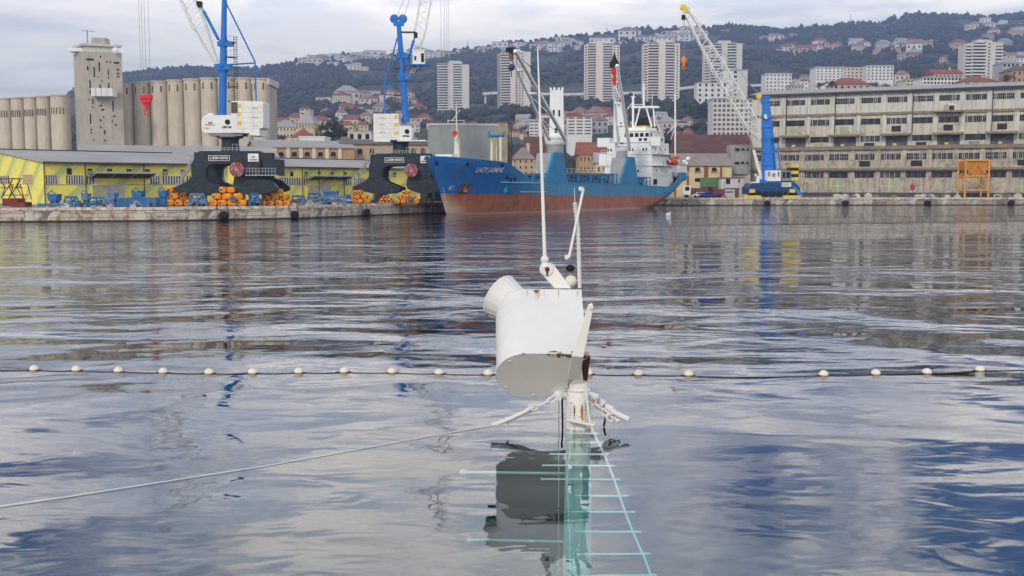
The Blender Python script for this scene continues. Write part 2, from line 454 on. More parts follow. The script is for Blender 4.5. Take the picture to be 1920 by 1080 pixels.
# ---------------------------------------------------------------- quay walls
def stone(name, a, b):
    m = bpy.data.materials.new(name); m.use_nodes = True; t = NT(m.node_tree)
    uv = t.new('ShaderNodeTexCoord'); bs = t.new('ShaderNodeBsdfPrincipled'); o = t.new('ShaderNodeOutputMaterial')
    s_ = t.new('ShaderNodeSeparateXYZ'); t.link(uv.outputs['Object'], s_.inputs[0])
    c = t.new('ShaderNodeCombineXYZ'); t.link(s_.outputs[0], c.inputs[0]); t.link(s_.outputs[2], c.inputs[1])
    br = t.new('ShaderNodeTexBrick'); t.link(c.outputs[0], br.inputs['Vector'])
    br.inputs['Color1'].default_value = (*a, 1); br.inputs['Color2'].default_value = (*b, 1); br.inputs['Mortar'].default_value = (.12, .10, .08, 1)
    br.inputs['Scale'].default_value = 1; br.inputs['Mortar Size'].default_value = .035; br.inputs['Brick Width'].default_value = 2.6; br.inputs['Row Height'].default_value = .62
    n = t.noise(uv.outputs['Object'], 1.1, 6, .7, .4); n2 = t.noise(uv.outputs['Object'], .28, 5, .7)
    cc = t.mix(t.mr(n, .50, .62, 0, .85), br.outputs[0], (.26, .12, .05))
    cc = t.mix(t.mr(n2, .50, .60, 0, .75), cc, (.13, .10, .08))
    n3 = t.noise(uv.outputs['Object'], .45, 3, .6, .3); cc = t.mix(t.mr(n3, .56, .62, 0, .7), cc, (.66, .62, .54))
    wet = t.mr(s_.outputs[2], .10, .32, 1, 0)
    cc = t.mix(wet, cc, (.015, .014, .012))
    t.link(cc, bs.inputs['Base Color']); bs.inputs['Roughness'].default_value = .85
    bp = t.new('ShaderNodeBump'); bp.inputs['Strength'].default_value = .6; bp.inputs['Distance'].default_value = .15
    t.link(t.noise(uv.outputs['Object'], 2.5, 5, .7), bp.inputs['Height']); t.link(bp.outputs[0], bs.inputs['Normal'])
    t.link(bs.outputs[0], o.inputs[0]); return m
stoneL = stone('quay_stone', (.60, .54, .44), (.46, .40, .32)); stoneR = stone('quay_stone_dark', (.46, .42, .35), (.36, .32, .27))
coping_m = mat('coping_stone', (.66, .60, .50), .9, .2, .6, c2=(.25, .2, .16), c2amt=.5)
def quay(pts, label, m, y2):
    root = thing('quay_wall', label, 'quay', (pts[0][0], pts[0][1], 0), 0)
    for (a, b) in zip(pts[:-1], pts[1:]):
        L = math.dist(a, b); ang = math.atan2(b[1]-a[1], b[0]-a[0])
        o = MB().box(0, L, 0, 1.2, -8.8, GZ-.36).obj('wall_face', m, root)
        o.location = (a[0]-pts[0][0], a[1]-pts[0][1], 0); o.rotation_euler = (0, 0, ang)
        c = MB()
        x = 0
        while x < L-.01:
            x2 = min(L, x+3.2+random.random()*1.2); c.box(x+.02, x2-.02, -.12, 1.3, GZ-.36, GZ+.06+random.uniform(-.02, .02)); x = x2
        o2 = c.obj('coping', coping_m, root); o2.location = o.location; o2.rotation_euler = o.rotation_euler
    return root
quay(QL, 'pale stained stone quay wall below the yellow warehouses', stoneL, 0)
quay(QR, 'low stained stone quay wall below the grey loading warehouse', stoneR, 0)
# big black cylinder fenders hanging on chains
def fender(loc, ang, r, L, label):
    t = thing('quay_fender', label, 'fender', loc, ang, 'black rubber fenders hung along the quay')
    MB().lathe([(r*.35, -L*.42), (r*.72, -L*.38), (r*.95, -L*.2), (r, 0), (r*.95, L*.2), (r*.72, L*.38), (r*.35, L*.42)], (0, -r-.15, .62), (1, 0, 0), 16).obj('roller', rubber, t, smooth=40)
    for s in (-1, 1): MB().path([(s*L*.55, -.2, GZ+.1), (s*L*.6, -r*.8, 1.1), (s*L*.5, -r-.15, .62)], .06, 5).obj('chain', steel_dark, t)
    return t
def on_line(px, z, pts):
    for a, b in zip(pts[:-1], pts[1:]):
        L = math.dist(a, b); dx, dy = (b[0]-a[0])/L, (b[1]-a[1])/L
        s = along(px, z, a[0], a[1], dx, dy)
        if -1e-6 <= s <= L: return Vector((a[0]+dx*s, a[1]+dy*s, 0)), math.atan2(dy, dx)
for px, r, L, lb in ((415, .78, 1.5, 'below the first portal crane'), (548, .68, 1.3, 'right of the third orange block stack'), (680, .66, 1.3, 'below the second portal crane')):
    q, a = on_line(px, 1, QL); fender(q, a, r, L, 'black rubber roller fender on the pale quay '+lb)
for px, r, L, lb in ((1437, .75, 1.6, 'below the blue mobile crane'), (1583, .75, 1.9, 'between the mobile crane and the rock heap'), (1737, .75, 1.9, 'just left of the orange gantry frame'), (1893, .8, 1.9, 'at the far right end')):
    q, a = on_line(px, 1, QR); fender(q, a, r, L, 'dark rubber fender on the right quay '+lb)
# ---------------------------------------------------------------- silos
def silo_row(bounds, ytop, Yd, label, slots, n_slot):
    x0 = P(bounds[0], 200, Yd); root = thing('grain_silo', label, 'silo', (x0.x, Yd, GZ), 0)
    zt = [Zp(y, Yd) for y in ytop]; zlast = zt[0]
    for i, (a, b) in enumerate(zip(bounds[:-1], bounds[1:])):
        xa, xb = P(a, 200, Yd).x, P(b, 200, Yd).x; r = (xb-xa)/2*1.0; cx = (xa+xb)/2-x0.x
        top = zt[i]-GZ
        dz = (i % 3)*.03
        c = MB().lathe([(r, 0), (r, top-.5), (r+.35, top-.5), (r+.35, top)], (cx, r, 0), n=28).obj('silo_cell', concrete_tan, root, smooth=30)
        s = MB(); hh = slots[1]-slots[0]
        for k in range(n_slot):
            s = MB(); th = -math.pi/2+(k-(n_slot-1)/2)*(.8/max(1, n_slot-1)*1.6 if n_slot > 2 else 1.0)
            x, y = cx+math.cos(th)*(r+.02), r+math.sin(th)*(r+.02)
            w_ = .18 if n_slot > 2 else .28
            zt_ = top-slots[0]; s.box(x-w_, x+w_, y-.12, y+.2, zt_-hh, zt_)
            s.obj('slot', mat('slot_dark', (.12, .10, .085), .9), c)
    return root
silo_row([-38, -10, 16, 40, 64, 88, 124], [184, 183, 182, 181, 179, 177], 440, 'row of grey grain silo cells with a slot band near the top', (5.0, 7.6), 5)
gs = silo_row([215, 246, 278, 310, 341, 373, 405, 437, 470, 502], [155, 153, 151, 149, 147, 145, 144.5, 145, 146], 455, 'long bank of tan grain silo cells standing behind the first crane', (2.0, 4.6), 2)
# filling between cells and roof slab
x0 = gs.location.x
fl = MB(); fl.box(P(217, 200, 455).x-x0, P(500, 200, 455).x-x0, 3.6, 20, 0, Zp(158, 455)-GZ); fl.obj('core_wall', concrete, gs)
MB().box(P(470, 200, 455).x-x0, P(504, 200, 455).x-x0, 1.5, 21, Zp(158, 455)-GZ+.1, Zp(145.5, 455)-GZ).obj('roof_parapet', concrete_light, gs)
# elevator tower
tw = thing('elevator_tower', 'tall square concrete tower with slit windows between the silos', 'tower', (P(126, 200, 436).x, 436, GZ), 0)
def LX(px, Yd=436): return P(px, 200, Yd).x-tw.location.x
def LZ(py, Yd=436): return Zp(py, Yd)-GZ
# corner tower turned so that a narrow shaded side and a wide front show
A, B, C = Vector((LX(124), 9, 0)), Vector((LX(157.5), 0, 0)), Vector((LX(222), 5.5, 0))
D_ = A+(C-B)
h = LZ(96)
MB().ext([A, B, C, D_], (0, 0, h)).obj('shaft', concrete, tw)
off = Vector((0, 0, h)); cen = (A+C)/2
def grow(k, z): return [cen+(p-cen)*k+Vector((0, 0, z)) for p in (A, B, C, D_)]
MB().ext(grow(.86, h), (0, 0, 2.2)).obj('top_storey', concrete_light, tw)
MB().ext(grow(1.03, h+2.2), (0, 0, .9)).obj('roof_slab', concrete_light, tw)
MB().box(LX(168), LX(194), 4, 9, h+3.1, h+5.6).obj('lift_house', concrete, tw)
MB().bar((LX(161), 4, h+3.1), (LX(161), 4, h+8.5), .22).bar((LX(150), 4, h+8.3), (LX(175), 4, h+8.0), .10).obj('aerial', steel_grey, tw)
MB().lathe([(1.3, 0), (1.25, .3), (.6, .8)], (LX(215), 3, h+.6), (0, -1, 0), 14).obj('dish', white_plate, tw)
MB().box(LX(124.5), LX(152), 3.0, 8, h+.3, h+1.7).obj('parapet_panel', white_plate, tw)
bc = (C-B).normalized()
def slit(px, y0, y1, wpx):
    a = (LX(px)-B.x)/bc.x; q = B+bc*a; nrm = Vector((bc.y, -bc.x, 0))
    hw = bc*(wpx*.105); o = MB(); z0, z1 = LZ(y1), LZ(y0)
    pts = [q-hw+nrm*.03+Vector((0,0,z0)), q+hw+nrm*.03+Vector((0,0,z0)), q+hw+nrm*.03+Vector((0,0,z1)), q-hw+nrm*.03+Vector((0,0,z1))]
    MB().ext(pts, -nrm*.1).obj('window', dark_glass, tw)
for a in ((170,109,113,13),(187,103,107,2.5),(197,113,116,3),(203,113,116,3),(213,113.5,117,10),(184.5,115,133,2.5),(165.5,124,131,3),(176,125,144,2.5),(199,128,140,2),(215,127,130,5),(215,134,137,5),(215,140,143,5),(182,142,145,2),(199,143,146,2.5),(188,149,152,2.5),(168.5,149,165,2.5),(185,157,168,2.5),(199,154,165,2.5),(168.5,168,176,2.5),(166,185,188,2.5),(172,185,195,2.5),(172,199,202,2.5),(185,196,199,5),(188,203,206.5,5),(205,188,208,2.5),(167.5,213,232,2.5),(189,217,220,2.5),(207,215,218,4),(184,223,227,3),(203,225,228,3),(209,231,235,3),(184,237,240,3),(168,241,244,3),(168,247,250,3),(190,243,251,2.5),(171,261,264,2.5),(190,261,265,2.5),(168,273,276,2.5)):
    slit(*a)
br = MB().box(LX(175), LX(215), -2.0, 3, LZ(181), LZ(166)).obj('bridge_gallery', wall_white, tw)
for x in (184, 194.5, 205): MB().box(LX(x)-.08, LX(x)+.08, -2.08, -1.9, LZ(180.5), LZ(166.5)).obj('rib', steel_grey, br)
MB().ext([(LX(218), 4.9, 0), (LX(188), -3.2+5, 0), (LX(188), 9, 0), (LX(218), 9, 0)], (0, 0, LZ(186))).obj('lower_bay', mat('concrete_shaded', (.28, .26, .24), .9, .1, .2, streak=.4), tw) if False else None
# ---------------------------------------------------------------- yellow warehouses
def stripe_mat(name, phase):
    m = bpy.data.materials.new(name); m.use_nodes = True; t = NT(m.node_tree)
    uv = t.new('ShaderNodeTexCoord'); s_ = t.new('ShaderNodeSeparateXYZ'); t.link(uv.outputs['Object'], s_.inputs[0])
    q = t.math('ADD', t.math('ADD', s_.outputs[0], t.math('MULTIPLY', s_.outputs[1], -1)), t.math('MULTIPLY', s_.outputs[2], -1.1))
    fr = t.math('FRACT', t.math('MULTIPLY', t.math('ADD', q, phase), 1/6.3))
    fac = t.math('GREATER_THAN', fr, .52)
    third = t.math('GREATER_THAN', fr, .78)
    n = t.noise(uv.outputs['Object'], .5, 5, .7)
    c = t.mix(fac, (.82, .73, .12), (.50, .54, .18)); c = t.mix(third, c, (.70, .68, .17))
    c = t.mix(t.mr(n, .45, .75, 0, .4), c, (.42, .38, .22))
    b = t.new('ShaderNodeBsdfPrincipled'); t.link(c, b.inputs['Base Color']); b.inputs['Roughness'].default_value = .85
    o = t.new('ShaderNodeOutputMaterial'); t.link(b.outputs[0], o.inputs[0]); return m
yellow = stripe_mat('yellow_striped_render', 1.0)
canopy_under = mat('canopy_soffit', (.045, .04, .038), .8, .3, 1)
def yellow_shed(p0, p1, depth, ez, rise, label, pil, small, bands, canopies, brick=None):
    L = math.dist(p0, p1); ang = math.atan2(p1[1]-p0[1], p1[0]-p0[0]); dx, dy = math.cos(ang), math.sin(ang)
    t = thing('warehouse', label, 'warehouse', (p0[0], p0[1], GZ), ang)
    e = ez-GZ; a = lambda px, z=7: along(px, z, p0[0], p0[1], dx, dy)
    w_ = MB(); w_.ext([(0,0,0), (0,0,e), (0,depth/2,e+rise), (0,depth,e), (0,depth,0)], (L, 0, 0)); w_.obj('wall', yellow, t)
    rf = MB()
    rf.ext([(-.5,-.9,e-.06), (-.5,depth/2,e+rise+.12), (-.5,depth+.9,e-.06), (-.5,depth+.9,e+.22), (-.5,depth/2,e+rise+.42), (-.5,-.9,e+.22)], (L+1, 0, 0)); rf.obj('roof', roof_grey, t)
    MB().bar((-.5,depth/2,e+rise+.5), (L+.5,depth/2,e+rise+.5), .16, 4).obj('ridge_cap', steel_dark, t)
    MB().box(-.5, L+.5, -1.05, -.9, e-.12, e+.12).obj('gutter', steel_dark, t)
    for px in pil: x = a(px); MB().box(x-.09, x+.09, -.14, 0, 0, e-.1).obj('downpipe', mat('pipe_brown', (.16, .13, .09), .8), t)
    MB().box(0, L, -.07, 0, 4.0-GZ+1.3, 4.0-GZ+1.42).obj('string_course', mat('course_grey', (.34, .34, .22), .9), t)
    for px in small:
        x = a(px); o = MB().box(x-.42, x+.42, -.05, .1, e-2.0, e-.95).obj('window', dark_glass, t)
        MB().box(x-.34, x+.34, -.08, -.05, e-1.9, e-1.3).obj('shutter', shutter_olive if small.index(px) else dark_void, o)
    for px0, px1, nn in bands:
        x0, x1 = a(px0), a(px1); z0, z1 = 5.5-GZ, 6.95-GZ
        o = MB().box(x0, x1, -.05, .1, z0, z1).obj('window', dark_glass, t)
        m_ = MB(); st = (x1-x0)/nn
        for k in range(nn): m_.box(x0+st*(k+.42), x0+st*(k+.95), -.12, -.05, z0, z1)
        m_.obj('louvre', shutter_grey, o)
    for px0, px1, px2, px3 in canopies:
        x0, x1 = a(px0), a(px1)
        c = MB().ext([(x0,-.1,4.5), (x0,-3.4,5.35), (x0,-3.4,5.5), (x0,-.1,4.75)], (x1-x0, 0, 0)).obj('canopy', canopy_under, t)
        MB().box(x0-.1, x1+.1, -3.5, -3.38, 5.3, 5.56).obj('fascia', rail_grey, c)
        for k in range(4):
            x = x0+(x1-x0)*k/3; MB().bar((x,-3.3,5.3), (x,-.1,4.42), .07).obj('strut', rail_grey, c)
        d0, d1 = a(px2), a(px3)
        d = MB().box(d0, (d0+d1)/2, -.10, .1, 0, 3.2).box((d0+d1)/2+.05, d1, -.06, .1, 0, 3.2)
        d = MB().box(d0, (d0+d1)/2, -.10, .1, 0, 3.2).obj('door', shutter_olive, t)
        MB().box((d0+d1)/2+.02, d1, -.16, -.02, 0, 3.1).obj('door', shutter_grey, t)
        MB().box(d0-.25, d1+.25, -.2, 0, 3.22, 3.45).obj('lintel', concrete_light, t)
    return t, L, e, a
ya = yellow_shed((-79, 190), (-54, 214), 46, 9.07, 2.3, 'yellow striped warehouse with a grey roof at the left end of the quay', (82.5, 160, 270, 360),
  (130, 169, 206, 242, 277, 310, 343, 375), ((86, 108, 5), (124, 157, 7), (162, 178, 3), (282, 301, 4), (305, 345, 8), (350, 380, 6)), ((165, 278, 173, 232),))
yb = yellow_shed((-56, 240), (-18, 283), 34, 9.25, 2.0, 'yellow warehouse with a lean-to canopy between the two portal cranes', (567, 598, 645, 700),
  (547, 574, 599, 623, 648, 671, 715, 740), ((395, 425, 6), (524, 565, 9), (570, 578, 2), (648, 660, 3), (664, 685, 6), (715, 728, 4)), ((572, 646, 577, 620),))
tt = ya[0]
MB().box(-.04, .1, 5, 9.5, 5.4-GZ, 7.1-GZ).obj('brick_patch', mat('bare_brick', (.45, .33, .2), .9, .3, 3), tt)
o = MB().box(-.05, .1, 16, 22, 5.5-GZ, 6.95-GZ).obj('window', dark_glass, tt)
lv = MB()
for k in range(7): lv.box(-.12, -.05, 16.3+k*.85, 16.7+k*.85, 5.5-GZ, 6.95-GZ)
lv.obj('louvre', shutter_grey, o)
# long grey roofed shed and the ochre pilastered warehouse behind
def simple_shed(px0, px1, yt, Yd0, Yd1, depth, rise, wall, roof, name, label, cat='warehouse', wins=(), wz=(285, 293), pil=(), wname='window'):
    q0, q1 = P(px0, yt[0], Yd0), P(px1, yt[1], Yd1); ez = (q0.z+q1.z)/2-GZ
    L = math.dist(q0.xy, q1.xy); ang = math.atan2(q1.y-q0.y, q1.x-q0.x); dx, dy = math.cos(ang), math.sin(ang)
    t = thing(name, label, cat, (q0.x, q0.y, GZ), ang)
    MB().ext([(0,0,0), (0,0,ez), (0,depth/2,ez+rise), (0,depth,ez), (0,depth,0)], (L, 0, 0)).obj('wall', wall, t)
    MB().ext([(-.6,-.6,ez-.05), (-.6,depth/2,ez+rise+.15), (-.6,depth+.6,ez-.05), (-.6,depth+.6,ez+.25), (-.6,depth/2,ez+rise+.45), (-.6,-.6,ez+.25)], (L+1.2, 0, 0)).obj('roof', roof, t)
    for i, px in enumerate(wins):
        x = along(px, ez, q0.x, q0.y, dx, dy); D_ = q0.y+dy*x
        z0, z1 = Zp(wz[1], D_)-GZ, Zp(wz[0], D_)-GZ; hw = .75
        pts = [(x-hw, -.06, z0), (x+hw, -.06, z0), (x+hw, -.06, z1-.4), (x+hw*.6, -.06, z1), (x-hw*.6, -.06, z1), (x-hw, -.06, z1-.4)]
        o = MB().ext(pts, (0, .2, 0)).obj(wname, dark_glass, t)
        MB().box(x-hw-.25, x+hw+.25, -.3, 0, z0-.35, z0-.06).obj('sill', ledge_brown, o)
    for px in pil:
        x = along(px, ez, q0.x, q0.y, dx, dy); MB().box(x-.55, x+.55, -.35, 0, 0, ez-.1).obj('pilaster', wall_cream, t)
    return t
simple_shed(150, 520, (291, 296), 300, 318, 30, 3.0, concrete, roof_grey, 'warehouse', 'long low grey shed roof between the silos and the yellow warehouse')
simple_shed(482, 664, (279, 275), 335, 345, 24, 2.2, wall_ochre, roof_grey, 'brick_warehouse', 'ochre brick warehouse with cream pilasters and arched windows', wins=(503, 527, 552, 576, 601, 625), wz=(285, 293), pil=(491, 515, 540, 564, 588.5, 613, 637))
simple_shed(640, 815, (274, 268), 350, 356, 22, 1.5, mat('wall_sand', (.45, .34, .22), .9, .15, .3, streak=.4), roof_dark, 'brick_warehouse', 'sand brown warehouse with small windows behind the second portal crane', wins=(651, 675, 697, 775, 793, 812), wz=(279, 288))
# grey shed behind the bow of the ship
gb = thing('transit_shed', 'big plain grey sheet metal shed rising behind the ship bow', 'shed', (P(808, 290, 232).x, 232, GZ), R(8))
W_ = P(950, 290, 236).x-P(808, 290, 232).x
MB().box(0, W_*.9, 0, 9, 3.4, Zp(231, 232)-GZ-.4).obj('wall', mat('sheet_grey', (.30, .32, .31), .6, .08, .3, streak=.15), gb)
MB().box(W_*.9, W_+.3, -.2, 9.2, 0, Zp(230, 232)-GZ).obj('end_frame', mat('frame_ochre', (.34, .29, .19), .8, .3, .6, streak=.7), gb)
MB().box(-.15, W_*.9, -.15, 9.15, Zp(231, 232)-GZ-.4, Zp(231, 232)-GZ).obj('roof', concrete_light, gb)
for x in (.3, 3.6, 8.6, 12.8): MB().box(x, x+.5, .1, .6, 0, 3.4).obj('leg', steel_dark, gb)
MB().box(.2, W_*.9, 1.5, 8.8, 0, 3.38).obj('gap_shade', dark_void, gb)  # near-black box painted as the shade in the gap under the shed
# ---------------------------------------------------------------- portal cranes
CX, CD = 415, 176.0
o0 = P(CX, 386, CD)
def Lx(px, dy=0): return P(px, 300, CD+dy).x-P(CX, 300, CD+dy).x
def Lz(py, dy=0): return Zp(py, CD+dy)-GZ
def LP(px, py, dy=0): p = P(px, py, CD+dy); q = P(CX, py, CD+dy); return Vector((p.x-q.x, dy, p.z-GZ))
def portal(t, second=False):
    Dp = 9.5
    for k, yy in enumerate((0, Dp)):
        b = MB()
        # top beam with its leg, cut corner and inner curve
        def prof(pts, y0, y1): b.ext([(Lx(x), y0, Lz(y)) for x, y in pts], (0, y1-y0, 0))
        prof([(360,308),(372,286),(376,283),(490,283),(490,306),(400,308),(392,311),(388,318),(387,332),(391,340),(425,354),(422,361),(400,367),(372,367),(350,362),(326,359),(325,352),(350,341),(360,332)], yy, yy+1.5)
        prof([(489.5,306),(489.5,332),(508,338),(521,351),(519,358),(495,364),(470,367),(452,362),(440,356),(437,349),(440,332),(441,306)], yy, yy+1.5)
        b.obj('portal_frame', slate, t, bevel=.06)
    MB().box(Lx(361), Lx(489), 1.5, Dp, Lz(301), Lz(285)).obj('cross_beam', slate, t)
    for x0, x1 in ((371, 384), (466, 481)):
        for yy in (0, Dp):
            MB().box(Lx(x0), Lx(x1), yy+.1, yy+1.3, .55, Lz(364)).obj('foot', slate, t)
            w_ = MB()
            for s in (-1, 0, 1): w_.bar(((Lx(x0)+Lx(x1))/2+s*.75, yy+.2, .36), ((Lx(x0)+Lx(x1))/2+s*.75, yy+1.2, .36), .36, 10)
            w_.obj('wheel_set', steel_dark, t)
    if not second: bx = MB().box(Lx(489.5), Lx(521), .6, 6, Lz(329), Lz(298)).obj('electrics_box', slate, t)
    r = MB()
    for px in range(466, 524, 6): r.bar(LP(px, 328, -.9), LP(px, 315.5, -.9), .035, 4)
    for py in (315.5, 321): r.bar(LP(466, py, -.9), LP(522, py, -.9), .04, 4)
    if not second: r.box(Lx(464), Lx(523), -1, .6, Lz(329.5), Lz(328)).obj('walkway', rail_grey, t)
    MB().box(Lx(467), Lx(487), -.06, 0, Lz(303), Lz(288)).obj('sign_plate', white_plate, t)
    sg = MB(); sg.ext([LP(474,292,-.1), LP(477,295.5,-.1), LP(480,292,-.1), LP(479.5,296,-.1), LP(474.5,296,-.1)], (0,.03,0)); sg.box(Lx(470), Lx(484), -.1, -.07, Lz(300.5), Lz(299)); sg.obj('emblem', logo_black, t)
    pl = MB().box(Lx(393), Lx(433), -.06, 0, Lz(301.5), Lz(291.5)).obj('name_plate', white_plate, t)
    MB().box(Lx(394), Lx(432), -.08, -.055, Lz(300.6), Lz(292.4)).obj('plate_field', logo_black, pl)
    text('LIEBHERR', .52, lambda x, y: Vector((Lx(413)+x, -.10, Lz(296.5)+y)), 'lettering', white_plate, pl, width=2.9, bold=.02)
    rl = MB().lathe([(1.15, -.35), (1.15, .35)], (Lx(449), -1.0, Lz(318)), (0, 1, 0), 24).obj('cable_reel', reel_red, t)
    sp_ = MB()
    for k in range(10):
        a = k*math.pi/5; sp_.bar((Lx(449), -1.4, Lz(318)), (Lx(449)+1.12*math.cos(a), -1.4, Lz(318)+1.12*math.sin(a)), .045, 4)
    sp_.lathe([(.26, -.5), (.26, -.3)], (Lx(449), -1.0, Lz(318)), (0, 1, 0), 10); sp_.obj('spokes', mat('spoke_pink', (.5, .28, .3), .6), rl)
    MB().bar((Lx(449), -.8, Lz(318)), (Lx(449), .1, Lz(318)), .2, 8).box(Lx(440), Lx(446), -.8, .2, Lz(322), Lz(314)).obj('reel_axle', steel_dark, t)
    st = MB()     # stair climbing the landward leg
    pts = [LP(318, 365, 3), LP(334, 341, 3), LP(330, 338, 3), LP(350, 314, 3), LP(346, 311, 3), LP(364, 290, 3)]
    for y in (0, .8):
        for a, b in zip(pts[:-1], pts[1:]):
            st.bar(a+Vector((0,y,0)), b+Vector((0,y,0)), .06, 4); st.bar(a+Vector((0,y,1)), b+Vector((0,y,1)), .04, 4)
            for k in range(1, 5):
                q = a.lerp(b, k/5)+Vector((0,y,0)); st.bar(q, q+Vector((0,0,1)), .03, 4)
    for a, b in zip(pts[:-1], pts[1:]):
        for k in range(8):
            q = a.lerp(b, k/8); st.box(q.x-.12, q.x+.12, q.y, q.y+.8, q.z, q.z+.04)
    st.obj('stair', rail_grey, t)
    for (xa, xb) in ((361, 381), (438, 464), (372, 489)):
        rr = MB(); zb = Lz(283); n = max(3, int((xb-xa)/7)); hh = 1.05 if xb-xa < 50 else .5
        for k in range(n+1):
            px = xa+(xb-xa)*k/n; rr.bar((Lx(px), .1, zb), (Lx(px), .1, zb+hh), .035, 4)
        for f in (.5, 1): rr.bar((Lx(xa), .1, zb+hh*f), (Lx(xb), .1, zb+hh*f), .035, 4)
        rr.obj('railing', rail_grey, t)
    q = Lx(421); y0 = 4.5
    MB().lathe([(1.6, Lz(284)), (1.45, Lz(279)), (1.35, Lz(262)), (1.5, Lz(257))], (q, y0, 0), n=24).obj('turret', slate, t, smooth=40)
    MB().lathe([(1.9, Lz(257)), (2.1, Lz(255)), (2.1, Lz(250)), (1.9, Lz(249))], (q, y0, 0), n=24).obj('slew_ring', steel_grey, t, smooth=40)
def upper(t, s, second=False):
    """s = 1: jib to the left; s = -1 mirrored"""
    def X(px): return Lx(415)+(Lx(px)-Lx(421))*s+Lx(421)
    def V(px, py, dy=4.5): p = LP(px, py); return Vector((X(px), dy, p.z))
    y0 = 2.4
    b = MB()
    pts = [(470,214),(470,248),(380,249),(375,246),(373,240),(373,226),(376,218),(382,214)] if not second else [(440,224),(440,254),(396,254),(394.5,250),(394.5,230),(398,225)]
    b.ext([V(x, y, y0) for x, y in pts], (0, 4.2, 0)); b.obj('machinery_house', white_crane, t, bevel=.12)
    tb = MB().ext([V(x, y, y0-.12) for x, y in (([(430,187),(488,188),(492,190),(491,238),(484,240),(484,254),(464,253),(464,249),(430,248)]) if not second else ([(422,199),(475,199),(475,258.6),(440,258.6),(440,254),(422,254)]))], (0, 4.6, 0)).obj('counterweight_house', white_crane, t, bevel=.1)
    ln = MB()
    for py in ((199, 209, 219, 229, 239) if not second else (209, 219, 229, 239, 249)):
        ln.box(X(441) if not second else X(423), X(490) if not second else X(474), y0-.15, y0-.13, Lz(py)-.02, Lz(py)+.02)
    for px in ((452, 472) if not second else (440, 456)): ln.box(X(px)-.02, X(px)+.02, y0-.15, y0-.13, Lz(247), Lz(190 if not second else 200))
    ln.obj('panel_seam', mat('seam_grey', (.5,.5,.48), .6), tb)
    for py in ((196, 212, 229) if not second else (205, 222, 239)):
        wx = X(446) if not second else X(427)
        MB().box(wx-.32, wx+.25, y0-.17, y0-.13, Lz(py)-.3, Lz(py)+.3).obj('warning_sign', yellow_paint, tb)
    for py in ((201, 218, 234) if not second else (207, 222, 238)): MB().box(X(470) if not second else X(463), X(482) if not second else X(451), y0-.165, y0-.13, Lz(py)-.05, Lz(py)+.05).obj('grille', mat('grille_khaki', (.45,.4,.2), .6), tb)
    if not second:
        MB().box(X(431), X(443), y0-.2, y0-.1, Lz(210), Lz(189.5)).obj('intake_grille', mat('intake_dark', (.09,.09,.09), .7, .4, 3), tb)
    MB().box(X(386), X(450), y0+.2, y0+3.9, Lz(253), Lz(248.5)).obj('house_floor', steel_grey, t)
    cx = 423 if not second else 405
    dz_ = 0 if not second else 9
    MB().lathe([(.42, 0), (.42, .05)], (X(cx), y0-.06, Lz(227+dz_)), (0,1,0), 16).obj('emblem', logo_black, t)
    text('LIEBHERR', .42, lambda x, y: Vector((X(cx+2)+x, y0-.05, Lz(237+dz_)+y)), 'lettering', logo_black, t, width=2.15 if not second else 1.25, bold=.04)
    if not second:
        e = MB(); e.ext([V(386,226,y0-.06), V(390,229,y0-.06), V(394,226,y0-.06), V(393,230,y0-.06), V(387,230,y0-.06)], (0,.04,0)); e.box(X(379), X(399), y0-.06, y0-.02, Lz(233), Lz(232)); e.obj('emblem', logo_black, t)
        text('E 901', .3, lambda x, y: Vector((X(383)+x, y0-.06, Lz(239)+y)), 'lettering', logo_black, t, width=.95)
        MB().box(X(383), X(394), y0+.6, y0+2, Lz(214), Lz(210)).obj('roof_box', white_crane, t)
    else:
        MB().box(X(425), X(366), y0-.5, y0+4.5, Lz(257), Lz(254)).obj('platform', white_crane, t)
    # tower column
    def T(py): # centre of the column at image height py
        return V(407+(415.5-407)*(214-py)/214, py, 4.5) if not second else V(409+13*(214-py)/195, py, 4.5)
    top_py = -18 if not second else 8
    a, m1, m2 = T(216), T(122), T(50)
    MB().bar(a, m1, .66, 20, .60).bar(m1, m2, .60, 20, .46).bar(m2, T(top_py), .46, 20, .40).obj('tower_column', blue_crane, t, smooth=40)
    c = MB(); c.bar(T(130), T(117), .72, 16, .98).box(X(396), X(425), 3.7, 5.3, Lz(126), Lz(115)).obj('boom_foot_bracket', blue_crane, t)
    MB().bar(T(81), T(68), .6, 16, .75).box(X(402), X(430), 3.9, 5.1, Lz(80), Lz(71)).obj('cylinder_bracket', blue_crane, t)
    hd = MB()
    for q in (-1, 1):
        ct = T(top_py-5)+Vector((q*.75, 0, .6)); hd.lathe([(.3, -.3), (.75, -.25), (.75, .25), (.3, .3)], ct, (q*.35, 1, 0), 14)
    hd.box(T(top_py).x-.9, T(top_py).x+.9, 4.1, 4.9, T(top_py).z-.2, T(top_py).z+.5)
    hd.obj('head_sheaves', blue_crane, t)
    for k, (p_, q_) in enumerate(((T(-10), V(471.5, 109)), (V(471.5, 109), V(472.5, 189)), (T(116), V(471.5, 112))) if not second else ((T(22), V(453, 130)), (V(453, 130), V(454, 199)), (T(134), V(453, 131)))):
        MB().bar(p_, q_, .13, 8).obj('tie_bar', blue_crane, t)
    # ladder with platforms on the landward side
    l = MB()
    for dx_ in (0, .45): l.bar(V(431, 186)+Vector((dx_,0,0)), V(432, 60)+Vector((dx_,0,0)), .035, 4)
    for k in range(50):
        q = V(431, 186-k*2.5); l.bar(q, q+Vector((.45,0,0)), .02, 3)
    for k in range(26):
        c_ = V(436, 180-k*4.7); l.torus(c_, (0,0,1), .36, .018, 8, 3)
    l.obj('ladder', steel_dark, t)
